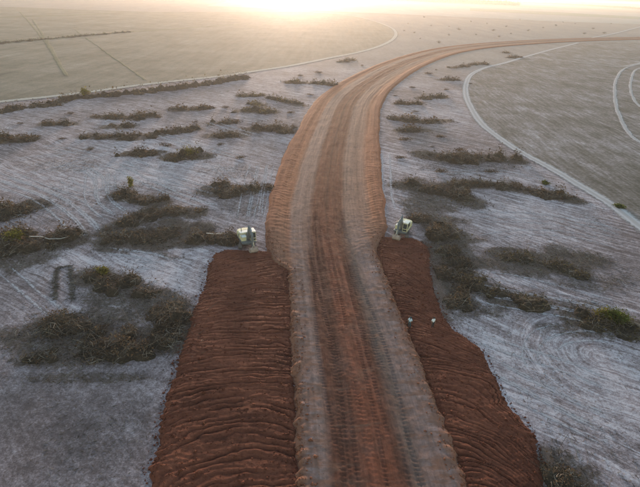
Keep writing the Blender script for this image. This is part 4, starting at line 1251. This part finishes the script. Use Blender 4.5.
    up('headlight', LIT_WHITE, lambda bm: box(bm, (-.84, 1.13, 3.03), (.5, .1, .1), .02))
    return t


gl_ = at(247.5, 244.5); gr_ = at(401.5, 234.0)
ex_l = excavator((gl_[0], gl_[1], 0.02), math.pi + R_(4), R_(22), 3.0, 'cream excavator at the far end of the left soil strip, bucket down')
ex_r = excavator((gr_[0], gr_[1], 0.02), math.pi - R_(12), R_(-14), 2.7, 'cream excavator at the far end of the right soil strip, cab lit white')

# ------------------------------------------------------------------ the two people on the right soil strip
SKIN = flat('skin', (.28, .16, .10), .6, .3, vary=.1)


def skinned(name, verts, edges, radii, root, mat, parent=None, sub=2):
    me = bpy.data.meshes.new(name); me.from_pydata(verts, edges, []); me.materials.append(mat)
    o = link(name, me, parent)
    md = o.modifiers.new('skin', 'SKIN'); md.use_smooth_shade = True
    o.modifiers.new('sub', 'SUBSURF').levels = sub; o.modifiers['sub'].render_levels = sub
    sv = me.skin_vertices[0].data if me.skin_vertices else None
    if sv is None:
        bm = bmesh.new(); bm.from_mesh(me); bm.verts.layers.skin.verify(); bm.to_mesh(me); bm.free()
        sv = me.skin_vertices[0].data
    for i, r in enumerate(radii):
        sv[i].radius = r if isinstance(r, tuple) else (r, r)
        sv[i].use_root = (i == root)
    return o


def person(loc, rz, shirt, trousers, hat, pose, label):
    J = {'pelvis': (0, 0, .95), 'waist': (0, .01, 1.08), 'chest': (0, .01, 1.30), 'neck': (0, .0, 1.47), 'throat': (0, .015, 1.53), 'skull': (0, .02, 1.63), 'crown': (0, .01, 1.70)}
    RD = {'pelvis': (.155, .11), 'waist': (.135, .095), 'chest': (.165, .105), 'neck': (.07, .065), 'throat': (.058, .06), 'skull': (.078, .098), 'crown': (.062, .075)}
    ed = [('pelvis', 'waist'), ('waist', 'chest'), ('chest', 'neck'), ('neck', 'throat'), ('throat', 'skull'), ('skull', 'crown')]
    J['nose'] = (0, .125, 1.62); RD['nose'] = .013; ed.append(('skull', 'nose'))
    for s_, sx in (('l', -1), ('r', 1)):
        p = pose[s_]
        J['sh' + s_] = (sx * .19, 0, 1.42); RD['sh' + s_] = .06
        J['el' + s_], J['wr' + s_] = p['elbow'], p['wrist']
        RD['el' + s_] = .043; RD['wr' + s_] = .03
        w = Vector(p['wrist']); d = (w - Vector(p['elbow'])).normalized()
        palm = w + d * .07; J['pa' + s_] = tuple(palm); RD['pa' + s_] = (.038, .02)
        ed += [('chest', 'sh' + s_), ('sh' + s_, 'el' + s_), ('el' + s_, 'wr' + s_), ('wr' + s_, 'pa' + s_)]
        for k, (off, ln) in enumerate(((-.03, .065), (-.01, .078), (.01, .072), (.03, .055))):
            a, b = 'f%s%d' % (s_, k), 'g%s%d' % (s_, k)
            J[a] = tuple(palm + d * .04 + Vector((0, off, 0))); J[b] = tuple(palm + d * (.04 + ln) + Vector((-sx * .02, off, 0)))
            RD[a] = .009; RD[b] = .008; ed += [('pa' + s_, a), (a, b)]
        a, b = 't%s' % s_, 'u%s' % s_
        J[a] = tuple(w + d * .04 + Vector((0, .045, 0))); J[b] = tuple(w + d * .085 + Vector((0, .065, 0))); RD[a] = .011; RD[b] = .009
        ed += [('pa' + s_, a), (a, b)]
        J['hi' + s_] = (sx * .095, 0, .90); J['kn' + s_] = p['knee']; J['an' + s_] = p['ankle']; an = Vector(p['ankle'])
        J['to' + s_] = (an.x + sx * .02, an.y + .17, .04)
        RD['hi' + s_] = .088; RD['kn' + s_] = .058; RD['an' + s_] = .038; RD['to' + s_] = (.04, .03)
        ed += [('pelvis', 'hi' + s_), ('hi' + s_, 'kn' + s_), ('kn' + s_, 'an' + s_), ('an' + s_, 'to' + s_)]
    names = list(J); ix = {k: i for i, k in enumerate(names)}
    body = skinned('person', [J[k] for k in names], [(ix[a], ix[b]) for a, b in ed], [RD[k] for k in names], 0, SKIN)
    body.location = loc; body.rotation_euler = (0, 0, rz); body['label'] = label; body['category'] = 'person'; body['group'] = 'people on the fresh soil'

    def wear(name, keys, pairs, grow, mat, sub=1):
        i2 = {k: i for i, k in enumerate(keys)}
        rr = [tuple(x + grow for x in (RD[k] if isinstance(RD[k], tuple) else (RD[k],) * 2)) for k in keys]
        return skinned(name, [J[k] for k in keys], [(i2[a], i2[b]) for a, b in pairs], rr, 0, mat, body, 2)
    wear('shirt', ['chest', 'waist', 'pelvis', 'neck', 'shl', 'shr', 'ell', 'elr'], [('chest', 'waist'), ('waist', 'pelvis'), ('chest', 'neck'), ('chest', 'shl'), ('chest', 'shr'), ('shl', 'ell'), ('shr', 'elr')], .022, shirt)
    wear('trousers', ['pelvis', 'hil', 'hir', 'knl', 'knr', 'anl', 'anr'], [('pelvis', 'hil'), ('pelvis', 'hir'), ('hil', 'knl'), ('hir', 'knr'), ('knl', 'anl'), ('knr', 'anr')], .02, trousers)
    for s_ in 'lr':
        wear('boot', ['an' + s_, 'to' + s_], [('an' + s_, 'to' + s_)], .014, RUBBER)
    for sx in (-1, 1):
        part('eye', RUBBER, body, lambda bm, sx=sx: bmesh.ops.create_icosphere(bm, subdivisions=1, radius=.011, matrix=Matrix.Translation((sx * .032, .105, 1.645))))
    part('mouth', flat('lips', (.22, .09, .07)), body, lambda bm: box(bm, (0, .108, 1.575), (.045, .012, .01), .003))
    if hat is not None:
        def cap(bm):
            bmesh.ops.create_uvsphere(bm, u_segments=16, v_segments=10, radius=.125, matrix=Matrix.Translation((0, .005, 1.69)) @ Matrix.Diagonal((.86, 1.0, .78, 1)))
            for v in bm.verts:
                if v.co.z < 1.675:
                    v.co.z = 1.675
            rod(bm, (0, .02, 1.672), (0, .02, 1.68), .17, .16, 20)
        part('hard_hat', hat, body, cap, smooth_=True)
    return body


STAND = {'l': dict(elbow=(-.27, -.02, 1.15), wrist=(-.28, .10, .92), knee=(-.11, .03, .50), ankle=(-.13, -.03, .09)),
         'r': dict(elbow=(.27, -.03, 1.15), wrist=(.26, .08, .92), knee=(.11, .04, .50), ankle=(.14, .02, .09))}
LEAN = {'l': dict(elbow=(-.30, .06, 1.17), wrist=(-.16, .28, 1.05), knee=(-.13, .07, .50), ankle=(-.16, .08, .09)),
        'r': dict(elbow=(.30, .05, 1.17), wrist=(.17, .29, 1.02), knee=(.12, .0, .50), ankle=(.16, -.12, .09))}
WHITE = flat('white_cotton', (.80, .80, .80), .9, .1, vary=.12, scale=6)
BLUEW = flat('pale_blue_cotton', (.55, .66, .74), .9, .1, vary=.15, scale=6)
NAVY = flat('dark_teal_trousers', (.04, .075, .09), .9, .1, vary=.2, scale=6)
CHAR = flat('charcoal_trousers', (.05, .048, .05), .9, .1, vary=.2, scale=6)
p1 = at(409, 328.5); p2 = at(432, 329)
person((p1[0], p1[1], drop(TREE_R, *p1) - .02), R_(150), BLUEW, NAVY, NAVY, LEAN, 'person in pale blue shirt and dark trousers at the inner edge of the soil')
person((p2[0], p2[1], drop(TREE_R, *p2) - .02), R_(200), WHITE, CHAR, CHAR, STAND, 'person in white shirt and dark trousers near the outer edge of the soil')

# ------------------------------------------------------------------ haze
v = [(x, y, z) for z in (-1.2, 62.0) for y in (-9300, 9300) for x in (-9300, 9300)]
f = [(0, 2, 3, 1), (4, 5, 7, 6), (0, 1, 5, 4), (2, 6, 7, 3), (0, 4, 6, 2), (1, 3, 7, 5)]
me = bpy.data.meshes.new('haze'); me.from_pydata(v, [], f)
m = bpy.data.materials.new('haze'); m.use_nodes = True
t = m.node_tree; t.nodes.clear()
o_ = t.nodes.new('ShaderNodeOutputMaterial'); pv = t.nodes.new('ShaderNodeVolumePrincipled')
pv.inputs['Color'].default_value = (.95, .91, .90, 1)
pv.inputs['Density'].default_value = HAZE_DENSITY
pv.inputs['Anisotropy'].default_value = HAZE_G
pd = t.nodes.new('ShaderNodeVolumePrincipled')
pd.inputs['Color'].default_value = (.97, .93, .88, 1)
pd.inputs['Density'].default_value = DUST_DENSITY
pd.inputs['Anisotropy'].default_value = DUST_G
ad = t.nodes.new('ShaderNodeAddShader')
t.links.new(pv.outputs[0], ad.inputs[0]); t.links.new(pd.outputs[0], ad.inputs[1])
t.links.new(ad.outputs[0], o_.inputs['Volume'])
me.materials.append(m)
link('haze', me, kind='stuff', label='warm morning haze lying over the whole plain')
